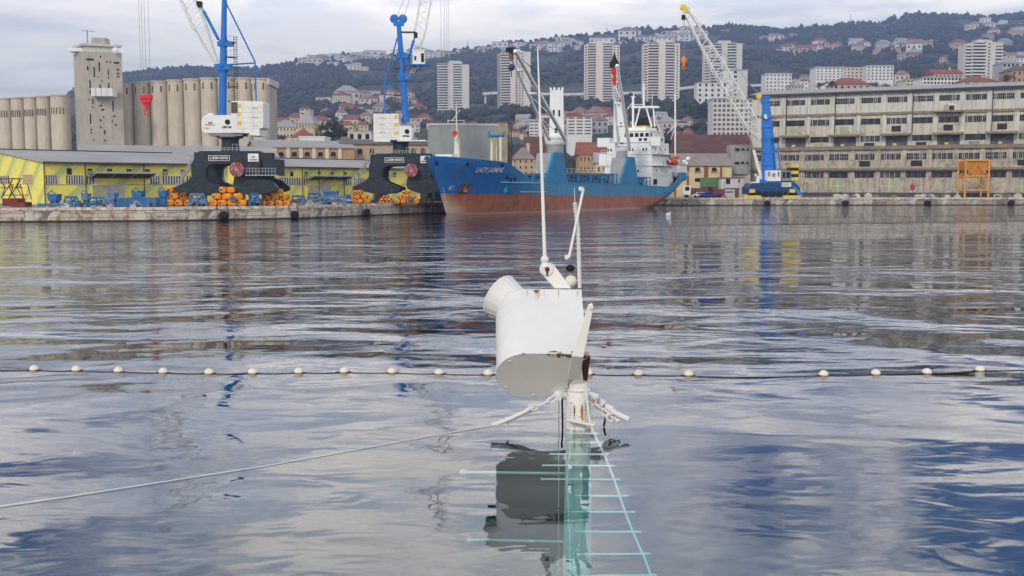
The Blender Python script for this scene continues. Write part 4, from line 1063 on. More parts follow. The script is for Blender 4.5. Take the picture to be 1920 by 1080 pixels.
def crane_top(c, tiers, tower, jib, headpx):
    """tiers: (px,py,half px) of the round housing"""
    y = -4.5
    (dx0, dx1, dy0, dy1) = tiers
    a, b = S((dx0+dx1)/2, dy1, y), S((dx0+dx1)/2, dy0, y); Yw = BY+.866*a.x+.5*y; r = (dx1-dx0)/2*Yw/F
    MB().bar(a-Vector((0,0,1.9)), a, r*.86, 20, r*.8).obj('crane_neck', ship_bluegrey, ship, smooth=40)
    MB().lathe([(r*.85,0),(r,.4),(r,b.z-a.z-.1),(r*.9,b.z-a.z)], a, n=24).obj('crane_drum', ship_white, ship, smooth=40)
    (tx0, tx1, ty) = tower
    g0, g1 = S(tx0+1, dy0+2, y), S(tx1-1, dy0+2, y); h0, h1 = S(tx0, ty, y), S(tx1, ty, y)
    pts = [(g0.x,y+1.3,g0.z), (g1.x,y-1.3,g1.z)]
    wv = Vector((.5,-.866,0))   # direction across the view in local axes
    def q(px, py, off): p = S(px, py, y); return Vector((p.x, p.y, p.z))
    cxx = (g0.x+g1.x)/2; hw = (tx1-tx0)/2*Yw/F
    # tower house: square in plan, turned to the camera
    ax = Vector((.5, .866*-1, 0)); ay = Vector((.866, .5, 0))
    cb, ctp = Vector((S((tx0+tx1)/2, dy0, y).x, y, b.z)), S((tx0+tx1)/2, ty, y)
    ctp.y = y
    vs = []
    for cen_, k in ((cb, 1.0), (ctp, .88)):
        for i, j in ((-1,-1),(1,-1),(1,1),(-1,1)): vs.append(cen_+ax*hw*i*k+ay*hw*j*k)
    t_ = MB().add(vs, [(0,3,2,1),(4,5,6,7),(0,1,5,4),(1,2,6,5),(2,3,7,6),(3,0,4,7)]).obj('crane_tower', ship_white, ship)
    front = lambda i, z: lerp(1, .88, (z-cb.z)/(ctp.z-cb.z))
    for i0, i1, f0, f1 in ((-.3,.1,.05,.16), (-.55,-.3,.42,.56), (.2,.45,.42,.56)):
        z0, z1 = lerp(cb.z, ctp.z, f0), lerp(cb.z, ctp.z, f1); cz = cb.lerp(ctp, (f0+f1)/2); k = -hw*1.0-.04
        P_ = [Vector((cz.x, cz.y, 0))+ax*hw*i+ay*k*lerp(1,.88,(f0+f1)/2)+Vector((0,0,z)) for i, z in ((i0,z0),(i1,z0),(i1,z1),(i0,z1))]
        MB().ext(P_, ay*.1).obj('window', dark_glass, t_)
    cr = MB()
    for i in (-.8, -.3, .3, .8): p = ctp+ax*hw*i; cr.bar(p-ay*.8, p-ay*.8+Vector((0,0,.6)), .25, 6)
    cr.obj('sheave_horns', ship_white, t_)
    # jib: two tubes joined by cross tubes, leaning outboard
    (r0, r1), (h0_, h1_) = jib
    tubes = MB(); cross = MB()
    a0, a1 = S(*r0, -9.5), S(*h0_, -14); b0, b1 = S(*r1, -6.0), S(*h1_, -10.5)
    tubes.bar(a0, a1, .42, 10, .34).bar(b0, b1, .32, 10, .26)
    tubes.obj('jib', mat('jib_white', (.92, .93, .90), .35, .04, .6), ship, smooth=40)
    for f in (.02, .28, .55, .80, .98): MB().bar(a0.lerp(a1, f), b0.lerp(b1, f), .22, 6).obj('jib_crosstube', mat('jib_white', 0), ship)
    la = MB()
    fs_ = (.02, .28, .55, .80, .98)
    for f, g_ in zip(fs_[:-1], fs_[1:]): la.bar(a0.lerp(a1, f), b0.lerp(b1, g_), .09, 5)
    la.obj('jib_brace', mat('jib_white', 0), ship)
    for k in (-.5, .5): MB().bar(ctp+ax*hw*k+Vector((0,0,.4)), a1.lerp(b1, .5+k*.5), .05, 4).obj('topping_rope', steel_dark, ship)
    hp = a1.lerp(b1, .5)
    MB().box(hp.x-.9, hp.x+.9, hp.y-.7, hp.y+.7, hp.z-.3, hp.z+.5).obj('jib_head', black_paint, ship, bevel=.1)
    return hp, Yw
cc = deck_crane(((1022, 1066, 345), (1040, 1056, 286)), None, None)
hp, Yw = crane_top(cc, (1022, 1060, 254, 272), (1030, 1057, 170), (((1060,262), (1030,262)), ((966,95), (952,95))), None)
k = Yw/F
hook = MB().bar(hp, hp-Vector((0,0,1.7)), .5, 8, .35).obj('hook_sheave', mat('hook_brown', (.25,.10,.06), .6), ship)
MB().ball(hp-Vector((0,0,2.9)), .62, 12).bar(hp-Vector((0,0,3.3)), hp-Vector((0,0,4.6)), .09, 6).obj('hook_ball', mat('hook_blue', (.03,.06,.14), .5), ship)
cc = deck_crane(((1162, 1198, 352), (1178, 1190, 294)), None, None)
hp, Yw = crane_top(cc, (1153, 1179, 268, 284), (1150, 1170, 200), (((1180,276), (1160,276)), ((1157,122), (1147,122))), None)
MB().lathe([(1.0,-.5),(1.0,.5),(.5,1.2),(.25,2.0),(.1,2.4)], hp, n=12).obj('jib_cap', black_paint, ship)
MB().bar(hp-Vector((0,0,.4)), hp-Vector((0,0,1.9)), .75, 8, .6).bar(hp-Vector((0,0,1.9)), hp-Vector((0,0,2.6)), .25, 6).bar(hp-Vector((0,0,2.6)), hp-Vector((0,0,4.2)), .5, 8, .3).obj('hook_block', red_paint, ship)
# superstructure
def tier(s0, s1, y0, y1, z0, z1, name='deckhouse', m=None, bev=.05): return MB().box(s0, s1, y0, y1, z0, z1).obj(name, m or ship_white, ship, bevel=bev)
zA, zB, zC, zD, zE, zF = 3.9, 7.5, 10.1, 12.9, 15.6, 19.3
tier(81.2, 95, -6.4, 6.4, zA, zB); tier(81.3, 94, -6.3, 6.3, zB, zC); tier(81.2, 93.5, -6.3, 6.2, zC, zD); tier(81.3, 92.5, -6.0, 5.6, zD, zE)
tier(81.0, 90, -5.6, 2.8, zE, zF-.9); tier(80.8, 90.3, -5.9, 3.1, zF-1.0, zF-.75, 'bridge_roof'); tier(82, 89, -4.2, 1.6, zF-.75, zF, 'monkey_island')
tier(81.3, 84, -8.3, -5.6, zE-.9, zE+1.3, 'bridge_wing'); tier(81.3, 84, 5.0, 8.3, zE-.9, zE+1.3, 'bridge_wing')
tier(81.0, 93.5, -7.6, 7.6, zC+2.65, zC+2.85, 'deck_edge'); tier(81.0, 94.5, -7.5, 7.5, zB+2.5, zB+2.68, 'deck_edge')
tier(80.9, 81.3, 5.6, 7.6, zC, zD, 'wing_screen'); tier(81.1, 86, -7.6, -7.4, zD-.2, zD+.9, 'bulwark_screen')
def win(s, y0, y1, z0, z1): MB().box(s-.04, s+.1, y0, y1, z0, z1).obj('window', dark_glass, ship)
def swin(y, s0, s1, z0, z1): MB().box(s0, s1, y-.04, y+.1, z0, z1).obj('window', dark_glass, ship)
for k in range(6): win(81.0-.03, 2.4-1.35*(k+1)+.2, 2.4-1.35*k-.25, zE+1.35, zE+2.25)
for y in (2.4-1.35*4+.2, 2.4-1.35*5+.2): win(80.97, y-.9, y-.1, zE+.4, zE+1.0)
swin(-5.6, 81.8, 82.6, zE+1.35, zE+2.25); swin(-8.3, 82.0, 82.8, zE+.2, zE+.95)
for y in (5.1, 4.3, -.6, -1.4, -4.2, -5.0): win(81.3, y, y+.42, zD+.7, zD+1.35)
for y in (-.9, -1.9, -2.9): win(81.3, y, y+.42, zB+1.0, zB+1.6)
for y in (5.4, 4.8, 1.0, -2.2, -3.2, -4.0): win(81.2, y, y+.42, zA+1.6, zA+2.2)
for s_ in (84, 87, 90): swin(-6.0, s_, s_+.4, zD+.9, zD+1.5); swin(-6.3, s_, s_+.4, zB+1.2, zB+1.8)
fn = MB(); fn.ext([(88,-1.6,zF-.1),(88,-1.6,zF+.7),(92,-1.6,zF+.7),(92,-1.6,zF-.1)], (0,3.4,0)); fn.obj('funnel_band', yellow_paint, ship)
MB().ext([(88,-1.6,zF+.7),(88.6,-1.6,zF+2.6),(90.3,-1.6,zF+3.3),(92,-1.6,zF+.7)], (0,3.4,0)).obj('funnel', black_paint, ship)
def polebar(a, b, r, n='mast', m=None): MB().bar(a, b, r, 6).obj(n, m or ship_white, ship)
mp = lambda px, py, y=-1.0: S(px, py, 0)
SY = 85
def Sq(px, py):      # on a cross plane at station 85
    # solve y for station SY
    u = (px-960)/F; z = Zp(py, BY+.866*SY)
    y = (BX+.5*SY-u*((BY+.866*SY)*cp-(z-CH)*sp))/(.866+u*.5*cp)
    return Vector((SY, y, Zp(py, BY+.866*SY+.5*y)))
for a, b, r in (((1187,241),(1187,180),.30), ((1190,241),(1200,201),.22), ((1222,238),(1212,203),.22), ((1184,201),(1236,201),.30), ((1207,200),(1207,156),.28), ((1203,166),(1211,166),.14), ((1188,192),(1188,176),.12), ((1183,182),(1192,182),.12), ((1222,200),(1224,176),.07), ((1184,196),(1206,196),.08), ((1228,238),(1225,203),.18), ((1176,205),(1186,192),.12), ((1239,250),(1225,210),.06)):
    polebar(Sq(*a), Sq(*b), r)
polebar(S(1266,318,-5.5), S(1266,176,-5.5), .22); polebar(S(1266,234,-5.5), S(1252,250,-3), .12, 'mast_stay'); polebar(S(1265,240,-5.5), S(1258,262,-4), .10, 'mast_stay')
# lifeboat, rails and aft deck
lb = MB().ball(S(1262,303,-7.0), 1.25, 14, (2.3, .75, .85)).obj('lifeboat', orange_paint if False else mat('lifeboat_orange', (.62,.10,.03), .5, .12, 1), ship, smooth=40)
q = S(1268, 297, -7.0); MB().box(q.x-.7, q.x+.7, q.y-.5, q.y+.5, q.z-.1, q.z+.5).obj('boat_canopy', mat('lifeboat_orange', 0, 0), lb)
MB().ball(S(1138,306,7.6), 1.0, 12, (1.8,.7,.8)).obj('lifeboat', mat('lifeboat_orange', 0, 0), ship)
for s_ in (88.5, 94.5): MB().path([(s_,-6.5,8.6),(s_,-6.5,11.2),(s_,-7.4,11.8),(s_,-8.1,11.0)], .14, 6).obj('davit', ship_white, ship)
rl = MB()
for k in range(14): s_ = 82+k*1.7; y = -7.35; rl.bar((s_, y, 7.5), (s_, y, 8.6), .05, 4)
for z in (7.9, 8.25, 8.6): rl.bar((82,-7.35,z), (104.6,-6.9,z), .05, 4)
for k in range(9):
    y = 7+k*-1.7; rl.bar((81.0,y,10.1), (81.0,y,11.1), .04, 4); rl.bar((81.0,y,12.9), (81.0,y,13.9), .04, 4)
for z in (10.6, 11.1, 13.4, 13.9): rl.bar((81.0,7,z), (81.0,-7,z), .04, 4)
rl.obj('railing', ship_white, ship)
tier(95, 104, -6.8, 6.5, 8.6, 8.75, 'poop_deck'); tier(95.5, 96, -6.9, -6.5, 7.4, 10.6, 'aft_screen'); tier(99, 103.5, -6.6, -3, 8.75, 10.2, 'aft_screen')
for p_, r in ((S(1290,298,-6),.62), (S(1283,303,-7),.5), (S(1287,306,-6.5),.45)): MB().ball(p_, r, 10).obj('life_raft', ship_white, ship)
MB().ball(S(1246,322,-6), .9, 10, (2.2,.6,.6)).obj('rescue_boat', mat('boat_grey', (.5,.52,.5), .6), ship)
MB().box(82, 83, -7, -4, 5.5, 6.8).obj('deck_locker', black_paint, ship)
# ---------------------------------------------------------------- loading warehouse on the right quay
w0 = P(1407, 300, 357.0); w1p = P(1990, 300, 317.5)
wang = math.atan2(w1p.y-w0.y, w1p.x-w0.x); wdx, wdy = math.cos(wang), math.sin(wang)
wh = thing('loading_warehouse', 'long grey five storey warehouse with loading balconies on the right quay', 'warehouse', (w0.x, w0.y, GZ), wang)
WL = math.dist(w0.xy, w1p.xy)
def wa(px, z=20): return along(px, z, w0.x, w0.y, wdx, wdy)
YR_ = w0.y+wdy*wa(1505)
def wz(py): return Zp(py, YR_)-GZ     # heights read off near the fourth pier
eave = wz(178.5); D_ = 34
x_start = wa(1407)
lev = dict(l1=wz(217), l2=wz(252), l3=wz(279), l4=wz(318))
MB().box(0, WL, 0, D_, 0, lev['l3']).obj('lower_wall', facade_low, wh)
MB().box(0, WL, .004, D_, lev['l3'], lev['l1']).obj('middle_wall', facade_cream, wh)
MB().box(0, WL, .002, D_, lev['l1'], eave).obj('upper_wall', facade_pale, wh)
rf = MB().ext([(-.8,-1.2,eave), (-.8,D_/2,eave+2.6), (-.8,D_+1.2,eave), (-.8,D_+1.2,eave+.45), (-.8,D_/2,eave+3.1), (-.8,-1.2,eave+.45)], (WL+1.6, 0, 0)).obj('roof', roof_grey, wh)
MB().box(-.9, WL+.9, -1.4, -1.18, eave-.1, eave+.5).obj('gutter', steel_dark, wh)
piers = [1423.5, 1469.5, 1515, 1560.5, 1609, 1657.5, 1705.5, 1754, 1804, 1854, 1905.5, 1957]
pa = [wa(p) for p in piers]
for i, x in enumerate(pa):
    MB().box(x-.55, x+.55, -.35, 0, lev['l3'], eave-.4).obj('pier', facade_pale, wh)
    MB().box(x-1.4-.55, x-1.4+.55, -.45, 0, 0, lev['l3']-.3).obj('pier', facade_low, wh)
for i in (1, 3, 6, 9): MB().box(pa[i]+.62, pa[i]+.82, -.5, -.3, .5 if i == 9 else lev['l2'], eave-.1).obj('downpipe', steel_dark, wh)
for z, th, out in ((lev['l1'], .8, .45), (lev['l3'], 1.1, .9), (lev['l4'], .7, 1.6)):
    MB().box(0, WL, -out, -.002, z-th/2, z+th/2).obj('ledge', ledge_brown, wh)
protos = {}
def band(x0, x1, z0, z1, lit, seed):
    key = 'w%.1f_%.1f_%d' % (x1-x0, z1-z0, lit)
    if key not in protos:
        o = MB().box(0, x1-x0, -.05, .08, 0, z1-z0).obj('window', dark_glass, wh)
        n = 11; m_ = MB(); rnd = random.Random(seed)
        for k in range(1, n):
            xx = (x1-x0)*k/n; wd = .035 if rnd.random() < .72 else .13; m_.box(xx-wd, xx+wd, -.09, -.05, 0, z1-z0)
        if lit == 2: m_.box(0, x1-x0, -.095, -.05, (z1-z0)*.5, (z1-z0)*.55)
        m_.obj('mullion', mullion_grey if lit else mat('mullion_dark', (.10,.10,.10), .8), o)
        protos[key] = o; o.location = (x0, 0, z0)
    else:
        s = protos[key]; c = put(s, wh, (x0, 0, z0)); ch = s.children[0].copy(); col.objects.link(ch); ch.parent = c
rows = [(187.3, 197.3, 1), (225.5, 236.3, 0), (256.8, 267.8, 0), (289.8, 301, 1), (323, 333.8, 0)]
for r, (y0, y1, lit) in enumerate(rows):
    z0, z1 = wz(y1), wz(y0); sh = -1.4 if r >= 3 else 0
    for i in range(len(pa)-1):
        x0, x1 = pa[i]+.75+sh, pa[i]+.75+5.55+sh
        if r == 2 and i in (1, 3, 5, 7, 9): continue
        if r == 4 and i < 2: continue
        band(x0, x1, z0, z1, (lit if (i+r) % 3 else 2) if lit else ((i*7+r) % 3 == 0), r*20+i)
def door(i, r, f0, f1, y0, y1, m, sh=0):
    z0, z1 = wz(y1), wz(y0); w_ = 6.6; x0 = pa[i]+w_*f0+sh
    o = MB().box(x0, pa[i]+w_*f1+sh, -.07, .1, z0, z1).obj('door', m, wh); return o
# second storey from the top: doors above balconies, alternate bays
for i, m in ((1, shutter_olive), (3, shutter_olive), (5, dark_void), (7, dark_void), (9, dark_void)):
    door(i, 2, .32, .72, 240, 250.5, m)
for i in (1, 3, 5, 7, 9):
    x0, x1 = pa[i]-.7, pa[i+1]+.5
    b = MB().box(x0, x1, -3.4, 0, lev['l2']-1.0, lev['l2']-.35).obj('balcony', ledge_brown, wh)
    MB().box(x0, x1, -3.5, -3.3, lev['l2']-.5, lev['l2']-.25).obj('kerb', mat('ledge_edge', (.42,.36,.22), .9, .3, 1), b)
    MB().box(x0+1.1, x1-1.1, -.08, .05, wz(276), wz(257)).obj('balcony_shade', mat('balcony_shade_wall', (.13,.12,.11), .9, .5, .5, streak=.6), wh)  # dark streaked panel on the wall, painted as the shadow under the balcony
    lt = MB().box(pa[i]+2.6, pa[i]+3.6, -.16, -.08, wz(275), wz(271.5)).obj('notice_board', wall_cream, wh)
for i in (7,):   # small balcony high on the wall
    MB().box(pa[i]-.4, pa[i+1]+.3, -2.4, 0, lev['l1']-.2, lev['l1']+.25).obj('balcony', ledge_brown, wh)
    door(i, 1, .30, .50, 204, 214, shutter_olive); door(i, 1, .53, .74, 206, 214, dark_void); 
    MB().box(pa[i]+3.5, pa[i]+4.9, -.1, .05, wz(206), wz(202)).obj('open_hatch', wall_white, wh)
for i, m in ((2, shutter_olive), (4, dark_void), (6, dark_void), (8, shutter_green)): door(i, 3, .28, .72, 270, 278, m)
for i, m in ((0, dark_void), (2, shutter_olive), (4, dark_void), (6, dark_void), (8, dark_void), (10, dark_void)): door(i, 4, .30 if i else .5, .78 if i else .62, 303, 313.5, m, -1.4)
for i, m in ((0, shutter_grey), (3, shutter_olive), (5, shutter_olive), (10, shutter_olive)):
    d = door(i, 5, .25, .78, 337, 360, m, -1.4)
    if i: MB().box(pa[i]+.25*6.6-1.4+1.6, pa[i]+.25*6.6-1.4+1.75, -.12, -.07, wz(360), wz(337)).box(pa[i]+.25*6.6-1.4, pa[i]+.78*6.6-1.4, -.12, -.07, wz(349)-.06, wz(349)+.06).obj('rail', wall_white, d)
MB().lathe([(.75,0),(.75,.1)], (pa[6]+1.3, -.62, wz(350)), (0,1,0), 14).obj('round_sign', mat('sign_red', (.42,.03,.05), .6), wh)
MB().box(0, WL, -1.0, 0, 0, 1.25).obj('loading_dock', mat('dock_dark', (.08,.07,.06), .9, .5, .5), wh)
for k in range(9):
    z = wz(334+k*3.0); MB().box(pa[6]+4.2, pa[6]+4.45, -.14, -.02, z-.12, z+.12).obj('wall_anchor', steel_dark, wh)
MB().box(-6.3, 0, 1.0, 20, 0, wz(186)).obj('end_wall', facade_pale, wh) if False else None
# cylindrical stair building and low concrete blocks left of it
cb = thing('stair_tower', 'round fronted grey concrete stair block left of the grey warehouse', 'tower', (P(1386, 340, 352).x, 352, GZ), 0)
CXm = lambda px, Y=352: P(px, 300, Y).x-cb.location.x
zt_ = Zp(272, 352)-GZ; z1_ = Zp(327, 352)-GZ
MB().lathe([(3.4, z1_), (3.4, zt_-.3), (3.6, zt_-.3), (3.6, zt_)], (CXm(1389), 1, 0), n=28).box(CXm(1367), CXm(1389), -2.2, 4.4, z1_, zt_).obj('wall', concrete_grey, cb, smooth=30)
MB().box(CXm(1368), CXm(1406), -1.5, 5, 0, z1_-.02).obj('lower_wall', concrete, cb)
for py in (280.5, 305.5):
    for px0, px1 in ((1375.5,1383), (1387,1391.5), (1397,1400)): MB().box(CXm(px0), CXm(px1), -2.75, -1.9, Zp(py+2, 352)-GZ, Zp(py-2, 352)-GZ).obj('window', dark_glass, cb)
kb = thing('quay_hut', 'small pale two storey concrete hut beside the green container', 'hut', (P(1351, 369, 318).x, 318, GZ), 0)
KX = lambda px: P(px, 350, 318).x-kb.location.x
MB().box(0, KX(1394), 0, 6, 0, Zp(334, 318)-GZ).obj('wall', concrete_light, kb)
MB().box(-.3, KX(1396), -.3, 6.3, Zp(334, 318)-GZ, Zp(332.5, 318)-GZ).obj('roof', roof_dark, kb)
for x0, x1, y0, y1 in ((1361,1369,345,335), (1359,1387,355,353), (1360,1375,361,359), (1384,1387,342,337)): MB().box(KX(x0), KX(x1), -.06, .1, Zp(y0,318)-GZ, Zp(y1,318)-GZ).obj('window', dark_glass, kb)
MB().box(KX(1378), KX(1385), -.12, 0, 0, 2.3).obj('door', rust, kb)
ct = thing('shipping_container', 'dark green container standing behind the parked trucks', 'container', (P(1314, 360, 322).x, 322, GZ), R(-4))
MB().box(0, 5.4, 0, 2.5, 0, 5.6).obj('body', green_paint, ct); rb_ = MB()
for k in range(14): rb_.box(.15+k*.38, .3+k*.38, -.06, 0, .15, 5.4)
rb_.obj('corrugation', green_paint, ct); MB().box(-.05, 5.45, -.1, .05, 2.72, 2.92).obj('joint', steel_dark, ct)
# trucks and cars
def vehicle(px, py, Yd, L, h, body, glass_side, label, cat, name, truck=False, rz=0):
    p = P(px, py, Yd); t = thing(name, label, cat, (p.x, Yd, GZ), rz)
    if truck:
        MB().ext([(0,0,.7),(0,0,h*.55),(.35,0,h),(1.9,0,h),(2.1,0,h),(2.1,0,.7)], (0,2.3,0)).obj('cab', body, t, bevel=.08)
        MB().box(2.25, L, .05, 2.25, .9, h*.8).obj('cargo_body', mat('truck_maroon', (.16,.04,.06), .5), t)
        MB().box(.5, 1.7, -.04, .1, h*.58, h*.92).obj('window', dark_glass, t); MB().box(.1, L, .2, 2.1, .55, .9).obj('frame', steel_dark, t)
        ws = (1.0, L-1.3, L-2.6)
    else:
        MB().ext([(0,0,.35),(0,0,.8),(.9,0,.95),(1.6,0,h),(3.2,0,h),(3.9,0,.95),(L,0,.85),(L,0,.35)], (0,1.7,0)).obj('body', body, t, bevel=.08)
        MB().ext([(1.1,-.02,.98),(1.7,-.02,h-.12),(3.1,-.02,h-.12),(3.7,-.02,.98)], (0,.06,0)).obj('window', dark_glass, t)
        ws = (.8, L-.8)
    for x in ws:
        for y in (0, 2.1 if truck else 1.5):
            o = MB().bar((x,y-.1,.4), (x,y+.15,.4), .42 if truck else .32, 12).obj('wheel', rubber, t)
vehicle(1281, 368, 311, 7, 3.3, ship_white, 1, 'white truck cab parked just behind the ship stern', 'truck', 'truck', True)
vehicle(1298, 368, 309, 4.4, 1.5, mat('car_white', (.7,.7,.7), .3), 1, 'small white van like car between the truck and the blue car', 'car', 'parked_car')
vehicle(1312, 369, 307.5, 4.4, 1.5, mat('car_blue', (.03,.04,.25), .3), 1, 'dark blue car parked beside the maroon trailer', 'car', 'parked_car')
vehicle(1322, 368, 313, 5.5, 3.0, mat('truck_dark', (.12,.02,.04), .4), 1, 'dark maroon truck parked in front of the green container', 'truck', 'truck', True)
# orange gantry frame
gf = thing('gantry_frame', 'orange steel hopper frame standing on the right quay', 'frame', (P(1831, 362, 312).x, 312, GZ), 0)
GX = lambda px: P(px, 340, 312).x-gf.location.x
GZf = lambda py: Zp(py, 312)-GZ
for px in (1810, 1854):
    for y in (0, 5): MB().bar((GX(px), y, 0), (GX(px), y, GZf(302)), .28, 4).obj('leg', gantry_orange, gf)
MB().ext([(GX(1810),.2,GZf(302)), (GX(1854),.2,GZf(302)), (GX(1852),.2,GZf(318)), (GX(1838),.2,GZf(331)), (GX(1826),.2,GZf(331)), (GX(1812),.2,GZf(318))], (0, 4.6, 0)).obj('hopper', mat('hopper_orange', (.5,.2,.03), .7, .25, .7), gf)
for y in (-.05, 5.05):
    b = MB(); 
    for py in (301, 330, 356): b.bar((GX(1808),y,GZf(py)), (GX(1856),y,GZf(py)), .26, 4)
    for a, c in (((1811,330),(1832,309)), ((1832,309),(1853,330)), ((1811,331),(1853,355))): b.bar((GX(a[0]),y,GZf(a[1])), (GX(c[0]),y,GZf(c[1])), .16, 4)
    b.obj('bracing', gantry_orange, gf)
# rocks and debris along the dock
rk = random.Random(11)
for k in range(34):
    px = rk.choice([rk.uniform(1540, 1680), rk.uniform(1720, 1760), rk.uniform(1770, 1800), rk.uniform(1858, 1915)]); Yd = rk.uniform(311, 316) if px > 1700 else rk.uniform(308, 314)
    p = P(px, 362, Yd); r = rk.uniform(.5, 1.1)
    b = MB(); b.ball((0,0,r*.4), r, 7, (1.3, 1, .75)); b.v = [tuple(Vector(v)*(1+.35*noise.noise(Vector(v)*1.1+Vector((k,0,0))))) for v in b.v]
    o = b.obj('rock', rock_pale if k % 3 else mat('rock_dark', (.2,.17,.14), .9, .3, 1), None); o.location = (p.x, Yd, GZ); tag(o, 'rough pale boulder lying along the foot of the grey warehouse' if k % 3 else 'dark brown boulder lying along the foot of the grey warehouse', 'rock', 'boulders dumped along the right quay')
# ---------------------------------------------------------------- brown roofed and ochre buildings between ship and warehouse
simple_shed(1272, 1415, (291, 291), 395, 395, 30, 7.4, roof_brown, roof_brown, 'brown_building', 'big building with a huge dark brown roof behind the ship stern', 'building')
o_ = simple_shed(1262, 1372, (311, 311), 340, 340, 22, 3.6, wall_yellow, mat('roof_taupe', (.30,.26,.22), .9, .15, .2), 'ochre_building', 'cream and brown building with arched windows behind the stern', 'building', wins=(1275, 1308, 1339), wz=(314, 321), pil=())
for px in (1266, 1290, 1322, 1326, 1352): x = P(px, 320, 339.9).x-o_.location.x; MB().box(x-.3, x+.3, -.25, 0, 0, Zp(311, 340)-GZ).obj('pilaster', mat('pilaster_brick', (.25,.08,.04), .8), o_)
for px in (1275, 1308, 1339): x = P(px, 330, 339.9).x-o_.location.x; MB().box(x-.8, x+.8, -.06, .1, Zp(341,340)-GZ, Zp(334,340)-GZ).obj('window', dark_glass, o_)
# ---------------------------------------------------------------- buildings with windows (function used for all blocks of the town)
WIN = {}
def block(px0, px1, yt, yb, Yd, depth, wall, roof, floors, cols, label, rooft='flat', rh=0, name='house', cat='house', group=None, wm=None, rz=0, base=None, ww=.5, wh_=.5):
    p0, p1 = P(px0, yt, Yd), P(px1, yt, Yd); W = p1.x-p0.x
    zb = P(960, yb, Yd).z; ht = p0.z-zb
    cx = (p0.x+p1.x)/2
    t = thing(name, label, cat, (cx, Yd, zb), rz, group)
    low = 12 if Yd > 450 else 0
    MB().box(-W/2, W/2, 0, depth, -low, ht).obj('wall', wall, t)
    e = .25+W*.02
    if rooft == 'flat': MB().box(-W/2-e*.5, W/2+e*.5, -e*.5, depth+e*.5, ht, ht+.035*Yd/60+.25).obj('roof', roof, t)
    elif rooft == 'hip':
        k = min(depth, W)*.45
        MB().add([(-W/2-e,-e,ht),(W/2+e,-e,ht),(W/2+e,depth+e,ht),(-W/2-e,depth+e,ht),(-W/2+k,depth/2,ht+rh),(W/2-k,depth/2,ht+rh)], [(0,1,5,4),(1,2,5),(2,3,4,5),(3,0,4),(0,3,2,1)]).obj('roof', roof, t)
    elif rooft == 'gable':
        MB().ext([(-W/2-e,-e,ht),(-W/2-e,depth/2,ht+rh),(-W/2-e,depth+e,ht)], (W+2*e,0,0)).obj('roof', roof, t)
    if rooft != 'flat' and random.random() < .6:
        MB().box(W*.15, W*.15+.9, depth*.4, depth*.4+.8, ht+rh*.3, ht+rh+1).obj('chimney', wall_pink, t)
    if floors*cols:
        cw, fh = W/cols, ht/floors; key = (round(cw*ww, 1), round(fh*wh_, 1), str(wm))
        for i in range(cols):
            for j in range(floors):
                loc = (-W/2+cw*(i+.5), -.04, fh*(j+.5)-fh*wh_/2+.1*fh)
                if key not in WIN:
                    WIN[key] = MB().box(-cw*ww/2, cw*ww/2, 0, .12, 0, fh*wh_).mesh('window', wm or dark_glass)
                c = bpy.data.objects.new('window', WIN[key]); col.objects.link(c); c.parent = t; c.location = loc
    return t
# ---------------------------------------------------------------- apartment towers
def tower(px0, px1, yt, yb, Yd, floors, vols, label, m, steps):
    """vols: (f0, f1, forward, kind, extra height in px) slices of the front"""
    p0, p1 = P(px0, yt, Yd), P(px1, yt, Yd); W = p1.x-p0.x; zb = P(960, yb, Yd).z; ht = p0.z-zb
    t = thing('apartment_tower', label, 'tower block', ((p0.x+p1.x)/2, Yd, zb), 0, 'pale high-rise apartment towers on the hillside')
    fh = ht/floors; wn = None
    for (f0, f1, fwd, kind, eh) in vols:
        x0, x1 = -W/2+W*f0, -W/2+W*f1; hh = ht+eh*Yd/F
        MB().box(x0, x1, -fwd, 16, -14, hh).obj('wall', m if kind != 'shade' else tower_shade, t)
        MB().box(x0-.15, x1+.15, -fwd-.2, 16.2, hh, hh+.5).obj('parapet', m, t)
        nf = int(hh/fh)
        if kind == 'balc':
            b0 = None
            for k in range(nf):
                if b0 is None:
                    b0 = MB().box(x0+.2, x1-.2, -fwd-1.5, -fwd, 0, 1.05).obj('balcony', tower_pink if m is tower_pink else wall_white, t); b0.location = (0,0,.3)
                    w0_ = MB().box(x0+.5, x1-.5, -fwd-.06, -fwd+.1, 1.15, fh*.95).obj('window', mat('loggia_dark', (.09,.085,.085), .7, .5, .3), t); w0_.location = (0,0,.3)
                else: put(b0, t, (0,0,.3+k*fh)); put(w0_, t, (0,0,.3+k*fh))
        elif kind == 'win':
            nc = max(1, round((x1-x0)/3.4)); c0 = None
            for i in range(nc):
                for k in range(nf):
                    xx = x0+(x1-x0)*(i+.5)/nc
                    if c0 is None: c0 = MB().box(-.75, .75, -fwd-.06, -fwd+.1, 0, fh*.5).obj('window', mat('pane_dark', (.07,.07,.075), .5, .5, .3), t); c0.location = (xx,0,fh*.3)
                    else: put(c0, t, (xx,0,fh*.3+k*fh))
        elif kind == 'dark':
            c0 = MB().box(x0+.3, x1-.3, -fwd-.06, -fwd+.1, fh*.4, fh*.85).obj('window', mat('pane_dark', 0), t)
            for k in range(1, nf): put(c0, t, (0,0,k*fh))
    MB().box(-W*.12, W*.2, 3, 11, ht, ht+6.5*Yd/F).obj('lift_house', m, t)
    return t
tower(820, 879, 120, 236, 1130, 24, ((0,.34,.0,'balc',0), (.34,.50,1.2,'plain',2), (.50,.78,0,'balc',4), (.78,1,.9,'plain',-2)), 'grey beige apartment tower at the left of the row, behind the ship bow', tower_beige, None)
